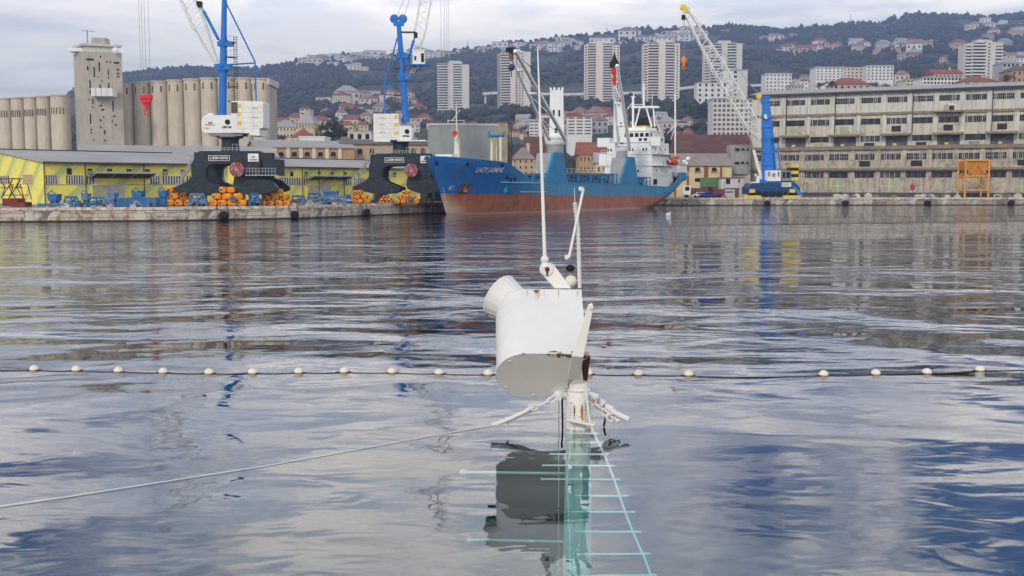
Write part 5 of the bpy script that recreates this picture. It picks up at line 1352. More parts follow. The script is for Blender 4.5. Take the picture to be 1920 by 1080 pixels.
tower(932, 995, 98, 232, 1160, 27, ((0,.10,-2,'shade',-4), (.10,.40,0,'balc',0), (.40,.55,1.2,'plain',2), (.55,.80,-.5,'win',2), (.80,1,.8,'plain',0)), 'second apartment tower, partly behind the ship jib', tower_pink, None)
tower(1097, 1162, 82, 220, 1120, 28, ((0,.07,-1.5,'dark',-2), (.07,.32,0,'balc',0), (.32,.52,1.4,'plain',3), (.52,.80,0,'balc',2), (.80,1,.6,'win',-3)), 'apartment tower with the red ship hook in front', tower_pink, None)
tower(1207, 1275, 80, 232, 1100, 29, ((0,.12,-1.5,'dark',-3), (.12,.42,0,'balc',0), (.42,.60,1.4,'plain',4), (.60,.86,0,'balc',2), (.86,1,.6,'win',-2)), 'tallest apartment tower, behind the ship bridge masts', tower_pink, None)
tower(1322, 1392, 82, 232, 1180, 28, ((0,.14,-1.5,'dark',-4), (.14,.45,0,'balc',0), (.45,.60,1.4,'plain',4), (.60,.85,0,'balc',1), (.85,1,.6,'plain',0)), 'apartment tower with yellow panels behind the white crane jib', tower_beige, None)
tower(1812, 1880, 80, 160, 900, 13, ((0,.18,-1.5,'balc',-4), (.18,.55,0,'balc',0), (.55,.70,1.0,'win',3), (.70,.80,1.3,'plain',0), (.80,1,.3,'balc',-1)), 'white apartment tower above the far right end of the grey warehouse', tower_beige, None)
block(1307, 1365, 156, 240, 980, 16, wall_white, roof_grey, 9, 5, 'lower white slab block left of the white crane jib', name='apartment_block', cat='apartment block', ww=.35, wh_=.5)
block(1356, 1402, 132, 232, 1000, 16, tower_beige, roof_grey, 12, 1, 'plain beige slab block behind the white crane jib', name='apartment_block', cat='apartment block', ww=.12, wh_=.5)
gb_ = block(1337, 1412, 186, 256, 700, 18, tower_beige, concrete_grey, 8, 9, 'beige block with a grid of dark pink balconies behind the white jib', name='apartment_block', cat='apartment block', ww=.62, wh_=.55, wm=mat('grid_dark', (.13,.09,.10), .7, .4, .3))
b6 = block(1064, 1110, 219, 254, 640, 16, wall_white, roof_red, 6, 3, 'white stepped apartment house with balcony bands and a red penthouse', name='apartment_block', cat='apartment block', ww=.75, wh_=.42, wm=mat('band_dark', (.10,.10,.11), .7))
MB().box(-7, 1, 2, 10, 10.7, 12.6).obj('penthouse', roof_red, b6)
block(993, 1018, 226, 262, 640, 14, wall_white, roof_grey, 6, 3, 'white balconied apartment house behind the forward ship crane', name='apartment_block', cat='apartment block', ww=.8, wh_=.42, wm=mat('band_dark', 0))
bz = dict(name='apartment_block', cat='apartment block', ww=.4, wh_=.42)
block(1436, 1485, 139, 172, 760, 14, wall_white, wall_grey, 5, 7, 'white five storey block nearest the blue crane top', **bz)
block(1530, 1583, 127, 152, 780, 16, wall_white, wall_grey, 5, 7, 'wide white apartment block with a dark stair strip above the warehouse', **bz)
block(1580, 1618, 128, 158, 800, 16, wall_cream, wall_grey, 5, 5, 'cream block with projecting balconies joined to a wider white one', **bz)
block(1626, 1676, 124, 152, 790, 16, wall_white, wall_grey, 5, 7, 'white block standing alone right of the stepped cream block', **bz)
block(1493, 1516, 154, 170, 620, 12, wall_white, wall_grey, 2, 3, 'small white house with two rows of windows above the warehouse roof', ww=.35, wh_=.35)
block(1484, 1508, 160, 176, 560, 12, wall_grey, roof_grey, 2, 4, 'low grey house squeezed between two white ones above the roof ridge', ww=.35, wh_=.35)
block(1562, 1632, 158, 172, 600, 14, wall_pink, roof_red, 1, 6, 'long house with a brick red roof above the warehouse ridge', 'hip', 4, ww=.35, wh_=.4)
block(1700, 1735, 150, 162, 560, 14, wall_cream, roof_grey, 2, 5, 'low cream house under a grey roof above the warehouse', ww=.6, wh_=.4)
block(1731, 1803, 146, 166, 540, 14, wall_white, roof_grey, 3, 11, 'white building with rows of square dark openings above the warehouse roof', ww=.6, wh_=.55, name='office_building', cat='building')
block(1752, 1805, 138, 160, 640, 14, wall_pink, roof_red, 2, 7, 'pink house with a long red roof left of the white tower', 'gable', 3, ww=.3, wh_=.35)
block(1805, 1872, 153, 166, 520, 12, wall_cream, roof_red, 1, 4, 'low house with an orange red roof at the foot of the white tower', 'hip', 3)
block(1898, 1935, 132, 158, 520, 14, wall_ochre, roof_dark, 2, 4, 'brown house with dark shutters at the right edge above the warehouse', 'hip', 3, ww=.3, wh_=.4)
block(1880, 1912, 118, 140, 680, 14, wall_grey, roof_grey, 2, 4, 'grey house behind the brown one at the right edge', 'hip', 3)
# special buildings of the lower town, left of the ship
block(554, 588, 232, 262, 520, 20, wall_yellow, roof_grey, 2, 6, 'large cream villa with a grey hipped roof behind the white shed', 'hip', 7, ww=.3, wh_=.45)
block(504, 556, 238, 262, 540, 18, wall_cream, roof_grey, 2, 8, 'long cream wing with a grey roof left of the hipped villa', 'hip', 4, ww=.3, wh_=.45)
block(545, 583, 258, 275, 400, 12, wall_cream, roof_red, 1, 4, 'white house with a bright red roof above the ochre warehouse', 'hip', 3.5, ww=.3, wh_=.4)
block(561, 609, 258, 275, 385, 12, wall_white, wall_white, 0, 0, 'plain white windowless shed above the ochre warehouse', name='shed', cat='shed')
block(627, 664, 266, 276, 390, 10, wall_white, roof_red, 1, 5, 'small white house with chimneys left of the second crane house', 'hip', 2, ww=.3, wh_=.5)
block(652, 696, 248, 268, 420, 12, concrete_light, concrete, 1, 3, 'pale concrete block just left of the second crane house')
block(562, 580, 203, 238, 760, 16, wall_cream, roof_brown, 5, 2, 'small cream tower house with a brown pyramid roof in the lower town', 'hip', 3, ww=.6, wh_=.35)
block(623, 656, 178, 190, 1350, 22, wall_cream, roof_red, 3, 7, 'cream school building with a red roof high on the slope', 'hip', 5, ww=.5, wh_=.4)
block(1086, 1150, 290, 330, 330, 18, wall_ochre, roof_red, 2, 9, 'red roofed terrace behind the aft ship crane', 'gable', 4, ww=.3, wh_=.4)
block(960, 1002, 298, 332, 300, 16, mat('wall_tan', (.42,.32,.22), .9, .15, .3, streak=.3), mat('roof_tan', (.26,.22,.19), .9, .2, .2), 3, 4, 'tan brick building with a grey pyramid roof behind the forecastle', 'hip', 3.4, ww=.25, wh_=.4)
block(985, 1042, 296, 330, 345, 22, wall_ochre, roof_brown, 0, 0, 'building with a dark red brown roof behind the forward ship crane', 'gable', 7)
block(1118, 1166, 306, 335, 300, 12, wall_yellow, roof_grey, 1, 5, 'low yellow house with a grey roof behind the aft ship crane', 'gable', 3, ww=.3, wh_=.3)
block(1420, 1460, 176, 190, 480, 10, concrete, roof_grey, 0, 0, 'grey roof slab just behind the blue crane top', name='shed', cat='shed')
# masses of small houses on the slope
walls = (('white', wall_white), ('cream', wall_cream), ('pink', wall_pink), ('yellow', wall_yellow), ('grey', wall_grey))
roofs = (('red', roof_red), ('brown', roof_brown), ('pinkish', roof_pink), ('grey', roof_grey), ('red', roof_red))
HP = {}
def small_house(px, py, wi, ri, k, W, hh, place):
    q = on_hill(px, py)
    if q is None: return
    key = (wi, ri, k)
    label = '%s house with a %s %s roof %s' % (walls[wi][0], roofs[ri][0], ('hipped', 'gabled', 'flat')[k], place)
    grp = 'small houses '+place
    sc_ = W/12*(.85+.3*random.random())
    if key not in HP:
        t = thing('hillside_house', label, 'house', q, 0, grp)
        MB().box(-6,6,0,9,-7,6.5).obj('wall', walls[wi][1], t)
        if k == 0: MB().add([(-6.6,-.6,6.5),(6.6,-.6,6.5),(6.6,9.6,6.5),(-6.6,9.6,6.5),(-2,4.5,9.6),(2,4.5,9.6)], [(0,1,5,4),(1,2,5),(2,3,4,5),(3,0,4),(0,3,2,1)]).obj('roof', roofs[ri][1], t)
        elif k == 1: MB().ext([(-6.5,-.6,6.5),(-6.5,4.5,9.5),(-6.5,9.6,6.5)], (13,0,0)).obj('roof', roofs[ri][1], t)
        else: MB().box(-6.2,6.2,-.2,9.2,6.5,7.1).obj('roof', roofs[ri][1], t)
        for x in (-4, 0, 4):
            for z in (.6, 3.8): MB().box(x-.75, x+.75, -.06, .1, z, z+1.6).obj('window', mat('pane_dark', 0), t)
        HP[key] = t; t.scale = (sc_, sc_, sc_*hh); t.rotation_euler = (0,0,random.uniform(-.5,.5))
    else:
        dup(HP[key], q, random.uniform(-.6,.6), (sc_, sc_, sc_*hh), label, grp)
rh_ = random.Random(21)
def region(n, x0, x1, ya, yb, W, hh, wsel, rsel, ksel, place):
    """ya, yb: top and bottom of the strip at x0 and at x1"""
    for i in range(n):
        f = rh_.random(); px = x0+(x1-x0)*f; y0 = lerp(ya[0], yb[0], f); y1 = lerp(ya[1], yb[1], f)
        py = rh_.uniform(y0, y1); small_house(px, py, rh_.choice(wsel), rh_.choice(rsel), rh_.choice(ksel), rh_.uniform(*W), rh_.uniform(*hh), place)
region(32, 500, 700, (236,262), (205,262), (7.2,13.6), (.8,1.5), (0,1,1,2,3), (0,1,2,0,3), (0,1,0), 'in the dense lower town behind the sheds')
region(26, 640, 820, (205,246), (190,250), (8.6,15), (.8,1.5), (0,1,2,4), (0,1,2,3), (0,1), 'on the lower slope behind the second crane')
region(12, 600, 760, (184,205), (182,205), (14,24), (.8,1.2), (0,1,1), (0,2,3), (0,2,1), 'in the rows above the lower town')
region(34, 560, 700, (112,128), (107,118), (15,32), (.6,.9), (0,1,0), (3,2,3), (2,0,2), 'in the pale settlement on the left ridge')
region(7, 700, 815, (108,116), (106,112), (20,44), (.5,.8), (0,1,0), (3,2), (2,0), 'in the pale settlement on the left ridge')
region(6, 600, 680, (124,134), (124,134), (20,30), (.5,.9), (0,1), (3,), (2,), 'just under the left ridge')
region(15, 800, 980, (103,112), (88,100), (14,32), (.6,1), (0,1,2), (3,2,1), (2,0,2), 'along the middle ridge left of the towers')
region(34, 980, 1330, (84,98), (60,78), (15,38), (.6,1), (0,1,0), (3,2,3), (2,0,2), 'on the built up ridge behind the towers')
region(9, 1000, 1100, (92,104), (82,100), (20,30), (.5,.9), (0,1), (3,2), (2,), 'just below the middle ridge')
region(7, 1360, 1500, (62,72), (72,82), (16,30), (.5,.9), (0,1,2), (2,3), (0,2), 'near the right ridge left of the hilltop')
region(14, 1455, 1580, (94,104), (90,104), (14,26), (.8,1.3), (0,2,2,1), (0,2,0,1), (0,1), 'in the row halfway up the right slope')
region(14, 1590, 1720, (88,104), (88,106), (12,22), (.8,1.3), (0,1,2), (0,2,3), (0,1), 'scattered halfway up the right slope')
region(11, 1720, 1920, (85,105), (60,96), (12,22), (.8,1.2), (0,1,2), (0,2,3), (0,1), 'scattered high above the white right tower')
region(9, 1780, 1920, (52,66), (34,50), (12,24), (.7,1.1), (0,1), (0,3,2), (0,2), 'high near the right crest')
region(9, 1680, 1920, (112,122), (108,120), (14,22), (.8,1.2), (0,1,2,4), (0,3,2), (0,1), 'in the band just above the warehouse')
region(19, 1000, 1100, (232,262), (226,262), (7.2,12.2), (.9,1.5), (1,2,4,3), (1,2,3,0), (0,1), 'crowded between the two middle towers')
region(16, 1110, 1330, (226,262), (222,250), (7.2,13.6), (.9,1.5), (1,2,4,0), (1,2,3,0), (0,1), 'at the foot of the towers behind the bridge')
region(16, 1270, 1420, (236,272), (240,272), (6.5,10.9), (.9,1.4), (0,1,2), (0,1,3,2), (0,1), 'above the big brown roof')
region(14, 870, 1000, (240,262), (240,262), (7.2,12.2), (.9,1.4), (1,2,4), (1,0,3), (0,1), 'behind the grey transit shed')
region(10, 1460, 1700, (162,172), (150,166), (9,15), (.9,1.4), (0,1,4), (0,3,2), (0,1), 'just behind the warehouse ridge')
# viaduct road crossing the slope
vd = thing('viaduct', 'pale concrete road viaduct crossing the hillside behind the towers', 'viaduct', (0,0,0))
pts = [P(px, py, 1420) for px, py in ((905,176),(930,174),(1060,177),(1100,176),(1200,174),(1260,168),(1300,163),(1420,160),(1460,158))]
b = MB()
for a, c in zip(pts[:-1], pts[1:]):
    b.ext([a+Vector((0,0,-1.6)), c+Vector((0,0,-1.6)), c+Vector((0,0,1.6)), a+Vector((0,0,1.6))], (0, 9, 0))
b.obj('deck', road_far, vd)
for px in range(910, 1460, 26):
    y = interp([(905,176),(930,174),(1060,177),(1100,176),(1200,174),(1260,168),(1300,163),(1420,160),(1460,158)], px); q = P(px, y, 1424)
    MB().box(q.x-1.2, q.x+1.2, 1423, 1426, H(q.x, 1424)-2, q.z-1.61).obj('pillar', road_far, vd)
# radio masts on the ridge
for px, top, lb in ((1072+0,0,None),):
    pass
for px, yb, yt, lb in ((877,100,76,'thin radio mast on the ridge left of the towers'), (1138,66,50,'short mast on the ridge above the third tower'), (1594,48,26,'lattice mast on the right ridge left of the hilltop'), (1702,33,20,'small aerial on the right hilltop'), (1030,76,70,'stub mast on the middle ridge')):
    q = P(px, yb, 2560); z1 = P(px, yt, 2560).z
    t = thing('radio_mast', lb, 'mast', (q.x, 2560, q.z-8))
    MB().bar((0,0,0), (0,0,z1-q.z+8), .8, 4, .5).obj('lattice_pole', steel_grey, t)
    MB().box(-2,2,-.4,.4,(z1-q.z)*.7+8,(z1-q.z)*.7+8.8).obj('crossarm', steel_grey, t)
# ---------------------------------------------------------------- trees
def tree_proto(kind, seed, m):
    rnd = random.Random(seed); tr = MB(); cr = MB()
    Ht = 10
    if kind == 'round':
        tr.bar((0,0,0), (0,0,3.5), .32, 7, .22)
        for k in range(6):
            a = rnd.random()*6.28; tr.bar((0,0,2.6+k*.3), (2.2*math.cos(a), 2.2*math.sin(a), 5.5+rnd.random()*2), .14, 5, .05)
        cents = [(rnd.gauss(0,1.7), rnd.gauss(0,1.7), rnd.uniform(3.8, 8.4), rnd.uniform(1.1, 2.0)) for _ in range(15)]
    elif kind == 'cypress':
        tr.bar((0,0,0), (0,0,2), .2, 6)
        cents = [(rnd.gauss(0,.25), rnd.gauss(0,.25), .8+k*.62, 1.15*(1-k/17)+.15) for k in range(15)]
    else:
        tr.bar((0,0,0), (.4,0,6.5), .26, 6, .12)
        for k in range(5):
            a = rnd.random()*6.28; tr.bar((.3,0,4.6+k*.3), (2.4*math.cos(a), 2.4*math.sin(a), 7+rnd.random()), .12, 5, .04)
        cents = [(rnd.gauss(0,1.8), rnd.gauss(0,1.8), rnd.uniform(6.3, 8.6), rnd.uniform(.9, 1.5)) for _ in range(12)]
    for (x, y, z, r) in cents:
        for k in range(46):
            d = Vector((rnd.gauss(0,1), rnd.gauss(0,1), rnd.gauss(0,.8))).normalized()*r*rnd.uniform(.55, 1.08)
            c = Vector((x, y, z))+d; n_ = Vector((rnd.gauss(0,1), rnd.gauss(0,1), rnd.gauss(0,1))).normalized(); a = n_.orthogonal().normalized(); b2 = n_.cross(a); s = rnd.uniform(.22, .42)
            cr.add([c+a*s, c+b2*s*.7, c-a*s, c-b2*s*.7], [(0,1,2,3)])
    t = thing('tree', '', 'tree'); tr.obj('trunk', bark, t); cr.obj('crown', m, t)
    return t
TP = {'round': [tree_proto('round', 1, leaf_green), tree_proto('round', 2, leaf_olive), tree_proto('round', 3, leaf_dark)], 'cypress': [tree_proto('cypress', 4, leaf_dark)], 'pine': [tree_proto('pine', 5, leaf_dark)]}
used = set()
def tree(px, py, hpx, kind, v, label, Yd=None, group='trees between the houses of the town'):
    q = on_hill(px, py) if Yd is None else P(px, py, Yd)
    if q is None: return
    s = hpx*q.y/F/10; src = TP[kind][v % len(TP[kind])]
    if src.name not in used: used.add(src.name); src.location = q; src.scale = (s,)*3; src['label'] = label; src['group'] = group
    else: dup(src, q, random.random()*6, (s,)*3, label, group)
rt_ = random.Random(5)
for k in range(13): tree(rt_.uniform(600, 655), rt_.uniform(252, 272), rt_.uniform(20, 32), 'round', rt_.choice((0,2,2)), 'broad dark green tree in the park clump left of the second crane', 470)
for px, py, h in ((547,262,11),(556,262,10),(562,262,12),(573,262,13),(580,262,10),(594,262,18)): tree(px, py+8, h+8, 'cypress', 0, 'dark cypress in the row behind the bright red roof', 430)
for px, py, h in ((497,250,24),(520,270,20),(530,270,18),(505,274,12)): tree(px, py, h, 'round', 2, 'dark round tree beside the long cream wing', 480)
for k in range(20): tree(rt_.uniform(940, 1060), rt_.uniform(215, 262), rt_.uniform(14, 24), 'round', k, 'leafy tree in the belt at the foot of the second tower')
for k in range(12): tree(rt_.uniform(1300, 1345), rt_.uniform(215, 262), rt_.uniform(18, 30), 'round', 2, 'tall dark tree in the clump left of the gridded block')
for k in range(14): tree(rt_.uniform(1160, 1310), rt_.uniform(215, 245), rt_.uniform(12, 22), 'round', k, 'tree in the green band behind the ship bridge')
for k in range(14): tree(rt_.uniform(790, 1000), rt_.uniform(205, 240), rt_.uniform(12, 20), 'round', k, 'tree on the slope between the first two towers')
for px, py, h in ((1642,168,16),(1660,169,14),(1535,165,12),(1560,164,15),(1886,156,18),(1700,172,8)): tree(px, py+8, h+8, 'round', 2, 'dark tree rising just behind the warehouse ridge', 500)
for px, py, h in ((1641,96,14),(1688,96,15),(1560,60,8),(1595,56,10),(1750,100,10),(1815,100,12)): tree(px, py, h, 'cypress', 0, 'tall dark conifer on the right slope')
for k in range(16): tree(rt_.uniform(1450, 1800), rt_.uniform(112, 140), rt_.uniform(10, 16), 'round', k, 'tree among the houses above the warehouse')
for k in range(14): tree(rt_.uniform(500, 800), rt_.uniform(205, 250), rt_.uniform(8, 14), 'round', k, 'small tree among the roofs of the lower town')
for k_ in TP.values():
    for s_ in k_:
        if s_.name not in used:
            for c_ in list(s_.children): bpy.data.objects.remove(c_)
            bpy.data.objects.remove(s_)
# ---------------------------------------------------------------- gear on the left quay
rg = random.Random(8)
def gear(px0, px1, py, dd, kind, label):
    q, a = on_line((px0+px1)/2, GZ, QL); p0 = P(px0, py, q.y+dd); p1 = P(px1, py, q.y+dd); W = p1.x-p0.x
    t = thing('crane_attachment' if kind != 'skip' else 'steel_skip', label, 'machine part', ((p0.x+p1.x)/2, q.y+dd, GZ), rg.uniform(-.1, .1)); m = rg.choice((blue_gear, blue_gear, blue_pale))
    return t, W, m
def trap(px0, px1, ytop, dd, label):
    t, W, m = gear(px0, px1, 386, dd, 'skip', label); h = (388-ytop)*.085
    MB().ext([(-W/2,0,h), (W/2,0,h), (W/2*.75,0,h-1.0), (-W/2*.75,0,h-1.0)], (0,1.6,0)).obj('bucket', m, t)
    MB().box(-W*.3, W*.3, .2, 1.4, 0, h-1.0).obj('stand', blue_gear, t)
    MB().bar((-W*.4,-.1,h), (0,-.1,h+.5), .08, 5).bar((W*.4,-.1,h), (0,-.1,h+.5), .08, 5).obj('lifting_lug', m, t)
def beamw(px0, px1, ytop, dd, label):
    t, W, m = gear(px0, px1, 386, dd, 'beam', label); h = (388-ytop)*.085
    MB().box(-W/2, W/2, 0, 1.4, 0, h).obj('box_girder', m, t, bevel=.05)
    r = MB()
    for k in range(int(W/1.1)+1): r.box(-W/2+k*1.1, -W/2+k*1.1+.12, -.1, 0, .1, h-.05)
    r.box(-W/2, W/2, -.14, .02, h-.15, h+.04); r.obj('rib', blue_pale, t)
def frame(px0, px1, ytop, dd, label):
    t, W, m = gear(px0, px1, 386, dd, 'frame', label); h = (388-ytop)*.085; b = MB()
    for x in (-W/2, 0, W/2): b.bar((x,0,0), (x*.7,0,h), .12, 5)
    b.bar((-W/2,0,h*.3), (W/2,.4,h*.5), .14, 5).bar((-W/2*.7,0,h), (W/2*.7,0,h), .16, 5).bar((-W/2,0,0), (W/2*.7,0,h), .1, 5); b.obj('legs', m, t)
    MB().box(-W/2*.8, W/2*.8, .2, 1.3, h*.25, h*.65).obj('drum', blue_pale, t); MB().bar((-W*.2,.3,h*.8), (W*.2,.3,h*.8), .3, 10).obj('roller', rail_grey, t)
beamw(208, 295, 371, 3.0, 'long blue box girder lying left of the first orange stack')
beamw(70, 118, 381, 2.0, 'low grey blue girder lying at the left end of the quay')
trap(88, 108, 365, 3.2, 'blue bucket on a stand near the left end of the quay'); trap(152, 164, 364, 4.0, 'small blue bucket standing left of the grey door')
trap(201, 216, 363, 3.4, 'blue bucket in front of the grey door'); trap(246, 266, 360, 2.6, 'blue bucket standing on the long girder end'); trap(296, 312, 359, 5.0, 'dark blue bucket behind the first orange stack')
frame(118, 150, 370, 2.4, 'dark blue and grey winch frame below the yellow wall'); frame(160, 202, 371, 2.0, 'tangled blue and white machine frame in front of the canopy'); frame(184, 214, 374, 1.6, 'pale blue frame with white struts beside the long girder')
frame(545, 575, 370, 4.0, 'blue machine frame right of the third orange stack'); frame(575, 606, 366, 5.0, 'light blue frame with a round top behind the quay edge'); frame(606, 650, 372, 3.0, 'low dark blue frame left of the second crane')
beamw(606, 632, 361, 6.0, 'dark box girder on blue legs left of the second crane'); beamw(648, 655, 368, 5, 'short blue girder piece behind the fourth orange stack')
frame(466, 488, 366, 4.0, 'blue frame seen between two orange stacks of the first crane'); frame(352, 388, 366, 5.0, 'blue grey frame behind the foot of the first crane')
so = random.Random(17)
for k in range(26):
    px = so.choice([so.uniform(50, 300), so.uniform(50, 300), so.uniform(545, 655)]); dd = so.uniform(.9, 3.5); q, a = on_line(px, GZ, QL); p = P(px, 386, q.y+dd)
    t = thing('steel_offcut', 'bent pale grey steel offcut dumped among the blue machine parts', 'scrap metal', (p.x, p.y, GZ), so.random()*3, 'steel offcuts lying among the blue machine parts')
    L_ = so.uniform(.8, 2.4); z = so.uniform(.2, 1.3); m_ = so.choice((rail_grey, steel_grey, wall_white, rust, blue_gear))
    MB().bar((-L_/2,0,.1), (0,.1,z), .09, 5).bar((0,.1,z), (L_/2,0,z*so.uniform(.1,1.1)), .09, 5).obj('bar', m_, t)
    MB().box(-L_*.4, L_*.3, -.1, .5, 0, so.uniform(.15, .5)).obj('slab', so.choice((steel_grey, rail_grey, blue_gear, wall_pink)), t)
q, a = on_line(560, GZ, QL)
t = thing('gangway_pole', 'long thin grey boom lying slanted on the quay left of the second crane', 'pole', (0,0,0)); MB().bar(P(528,385,181), P(608,369,186), .14, 6).bar(P(540,384,181.5), P(640,366,187), .08, 6).obj('pole', steel_grey, t, world=True)
# red lattice machine at the left end
lt = thing('lattice_hopper', 'rusty red lattice stand with a louvred box at the left end of the quay', 'hopper', (P(20, 388, 163).x, 163, GZ)); lx = lambda px: P(px, 360, 163).x-lt.location.x; lz = lambda py: Zp(py, 163)-GZ
b = MB()
for y in (0, 2.5):
    for a_, c_ in (((2,336),(10,352)), ((10,352),(2,372)), ((24,336),(18,352)), ((18,352),(30,374)), ((22,352),(26,345)), ((2,372),(24,338)), ((38,345),(45,374)), ((0,352),(30,352)), ((4,366),(40,366))): b.bar((lx(a_[0]),y,lz(a_[1])), (lx(c_[0]),y,lz(c_[1])), .08, 4)
b.obj('lattice', rust, lt); MB().box(lx(4), lx(32), -.1, 2.6, lz(386), lz(372)).box(lx(20), lx(47), -.3, 2.2, lz(388), lz(379)).obj('base_block', dark_red, lt)
MB().box(lx(0), lx(28), -.1, 2.6, lz(336), lz(334)).obj('top_plate', rust, lt)
for px, nm in ((151, 'left one of two'), (281, 'left of the white fender board'), (293, 'close to the white fender board')):
    q, a = on_line(px, GZ, QL); t = thing('mooring_bollard', 'dark iron mooring bollard on the quay edge, '+nm if px > 200 else 'dark iron mooring bollard on the quay edge below the yellow warehouse', 'bollard', (q.x, q.y+.4, GZ+.06)); MB().lathe([(.3,0),(.26,.15),(.2,.4),(.33,.52),(.3,.62),(.1,.66)], n=12).obj('post', steel_dark, t, smooth=50)
# white seagull-like float near the ship
q = PZ(1253, 403, 0); o = MB().ball((0,0,.12), .28, 10, (1.6,.8,.8)).ball((.35,0,.4), .14, 8).obj('seagull', ship_white, None); o.location = q; tag(o, 'tiny white gull resting on the water below the ship stern', 'bird')
# ---------------------------------------------------------------- mast top of the sunken ship
paint = mat('mast_white', (.68, .68, .66), .42, .04, 1.5)
plate_grey = mat('plate_grey', (.78, .77, .71), .55, .05, 1.2)
mast_paint = mat('mast_stained', (.74, .73, .68), .5, .06, 3, c2=(.45, .22, .05), c2amt=.22)
rusty = mat('mast_rust', (.085, .03, .02), .85, .4, 6, c2=(.20, .07, .03), c2amt=.4)
rust_patch = mat('rust_flake', (.20, .08, .04), .9, .5, 9, c2=(.55, .48, .38), c2amt=.5)
wreck_label = 'white mast top of a sunken vessel rising from the harbour water'
MY = 23.0
base = P(1083, 800, MY)
wk = thing('sunken_mast', wreck_label, 'mast', (base.x, MY, 0))
def Q(px, py, dy=0.0): p = P(px, py, MY+dy); return Vector((p.x-base.x, dy, p.z))
def obj(mb, name, m, parent=wk, **k): return mb.obj(name, m, parent, **k)
# main post, continuing below the surface
def post_x(z): return 0
pm = MB()
pm.lathe([(.262, 0), (.255, .72), (.225, .80), (.215, .86), (.225, .92), (.20, .99), (.05, 1.03)], (Q(1084,800).x, 0, 0), n=28)
obj(pm, 'mast_post', mast_paint, smooth=40)
MB().lathe([(.36, -9), (.30, -3), (.262, -.001)], (Q(1084,800).x, 0, 0), n=28).obj('lower_post', mat('post_pale', (.40, .42, .40), .6, .08, 2), wk, smooth=40)
cl2 = MB().torus((Q(1084,800).x, 0, .80), (0,0,1), .232, .022, 28, 6).obj('collar', paint, wk, smooth=60)
st_ = MB()
for a in (-2.3, -1.15): # vertical welded strips beside the ladder
    x, y = Q(1084,800).x+math.cos(a)*.262, math.sin(a)*.262
    for k in range(11): st_.ball((x, y-.01, -.05+k*.062), .030, 7)
obj(st_, 'weld_strip', paint)
rs = MB(); x0 = Q(1084,800).x
def arcpatch(mb, a0, a1, z0, z1, r):
    n_ = 5; vs = []
    for i in range(n_+1):
        a = lerp(a0, a1, i/n_); w_ = math.sin(math.pi*i/n_)
        vs += [(x0+math.cos(a)*r, math.sin(a)*r, lerp(z0, z1, .5)-(z1-z0)/2*w_), (x0+math.cos(a)*r, math.sin(a)*r, lerp(z0, z1, .5)+(z1-z0)/2*w_*.9)]
    mb.add(vs, [(2*i, 2*i+2, 2*i+3, 2*i+1) for i in range(n_)])
arcpatch(rs, -1.45, -1.2, .22, .56, .262); arcpatch(rs, -2.0, -1.85, .28, .52, .261); arcpatch(rs, -1.40, -1.12, .18, .40, .264)
obj(rs, 'rust_stain', mat('stain_orange', (.42, .20, .04), .8, .3, 8))
# tank: D shaped drum, end plate turned to the camera
al = R(38)                     # the drum runs up and away from the plate
axv = Vector((-.02, math.cos(al), math.sin(al))); upp = Vector((0, -math.sin(al), math.cos(al))); rt3 = Vector((1, 0, 0))
pc = Q(1006, 703, -.35)
hw, hh2 = .82, .64
outl = []
NN = 28
for k in range(NN+1):          # round end on the left
    a = math.pi/2+math.pi*k/NN; outl.append((-.20+.62*math.cos(a), hh2*math.sin(a)))
outl += [(.48, -hh2*.985), (.60, -.40), (.72, .36), (1.0, .50), (1.01, hh2*.985), (.3, hh2)]
PL = [pc+rt3*(x*1.0)+upp*y for x, y in outl]
TL = 1.86
body = MB(); n_ = len(PL)
N_R = 6
rings = [[p+axv*(TL*r/N_R) for p in PL] for r in range(N_R+1)]
vs = [p for r in rings for p in r]
fs = [(r*n_+i, r*n_+(i+1) % n_, (r+1)*n_+(i+1) % n_, (r+1)*n_+i) for r in range(N_R) for i in range(n_)]+[tuple(range(N_R*n_, N_R*n_+n_))]
body.add(vs, fs); tank = obj(body, 'tank', paint, smooth=35)
ep = MB().ext([p*1.0-axv*.012+(p-pc)*.015 for p in PL], axv*.012); obj(ep, 'end_plate', plate_grey, tank)
rim = MB(); rim.path([p-axv*.005 for p in PL]+[PL[0]-axv*.005], .012, 6); obj(rim, 'rim', paint, tank)
rim2 = MB(); rim2.path([p+axv*TL for p in PL]+[PL[0]+axv*TL], .014, 6); obj(rim2, 'rim', paint, tank)
for (x, y) in ((-.55,.42),(-.28,.66),(-.62,-.36),(-.05,-.60),(.34,-.60),(.3,.60)):
    p = pc+rt3*x+upp*y-axv*.03; MB().bar(p, p+axv*.03, .028, 8).obj('bolt', paint, tank)
# rust line at the seam and torn edge
rnd = random.Random(4); rp = MB()
for k in range(24):
    x = .18+.80*k/24; p = pc+rt3*x+upp*(hh2+.012+rnd.uniform(-.05, .03)*(.3+k/30))-axv*(.02 if rnd.random() < .5 else -.03)
    rp.add([p, p+rt3*.10+upp*rnd.uniform(-.03,.05), p+rt3*.08-upp*rnd.uniform(.03,.15), p+rt3*.01-upp*rnd.uniform(.02,.10)], [(0,1,2,3)])
obj(rp, 'rust_flakes', rust_patch, tank)
rp = MB(); p = pc+upp*(hh2+.012)+axv*(TL-.02)
for x0_, w_ in ((-.02,.16), (.05,.05)): rp.add([p+rt3*x0_, p+rt3*(x0_+w_), p+rt3*(x0_+w_*.6)-axv*.05, p+rt3*(x0_+w_*.4)-axv*.10], [(0,1,2,3)])
obj(rp, 'rust_spot', rust, tank)
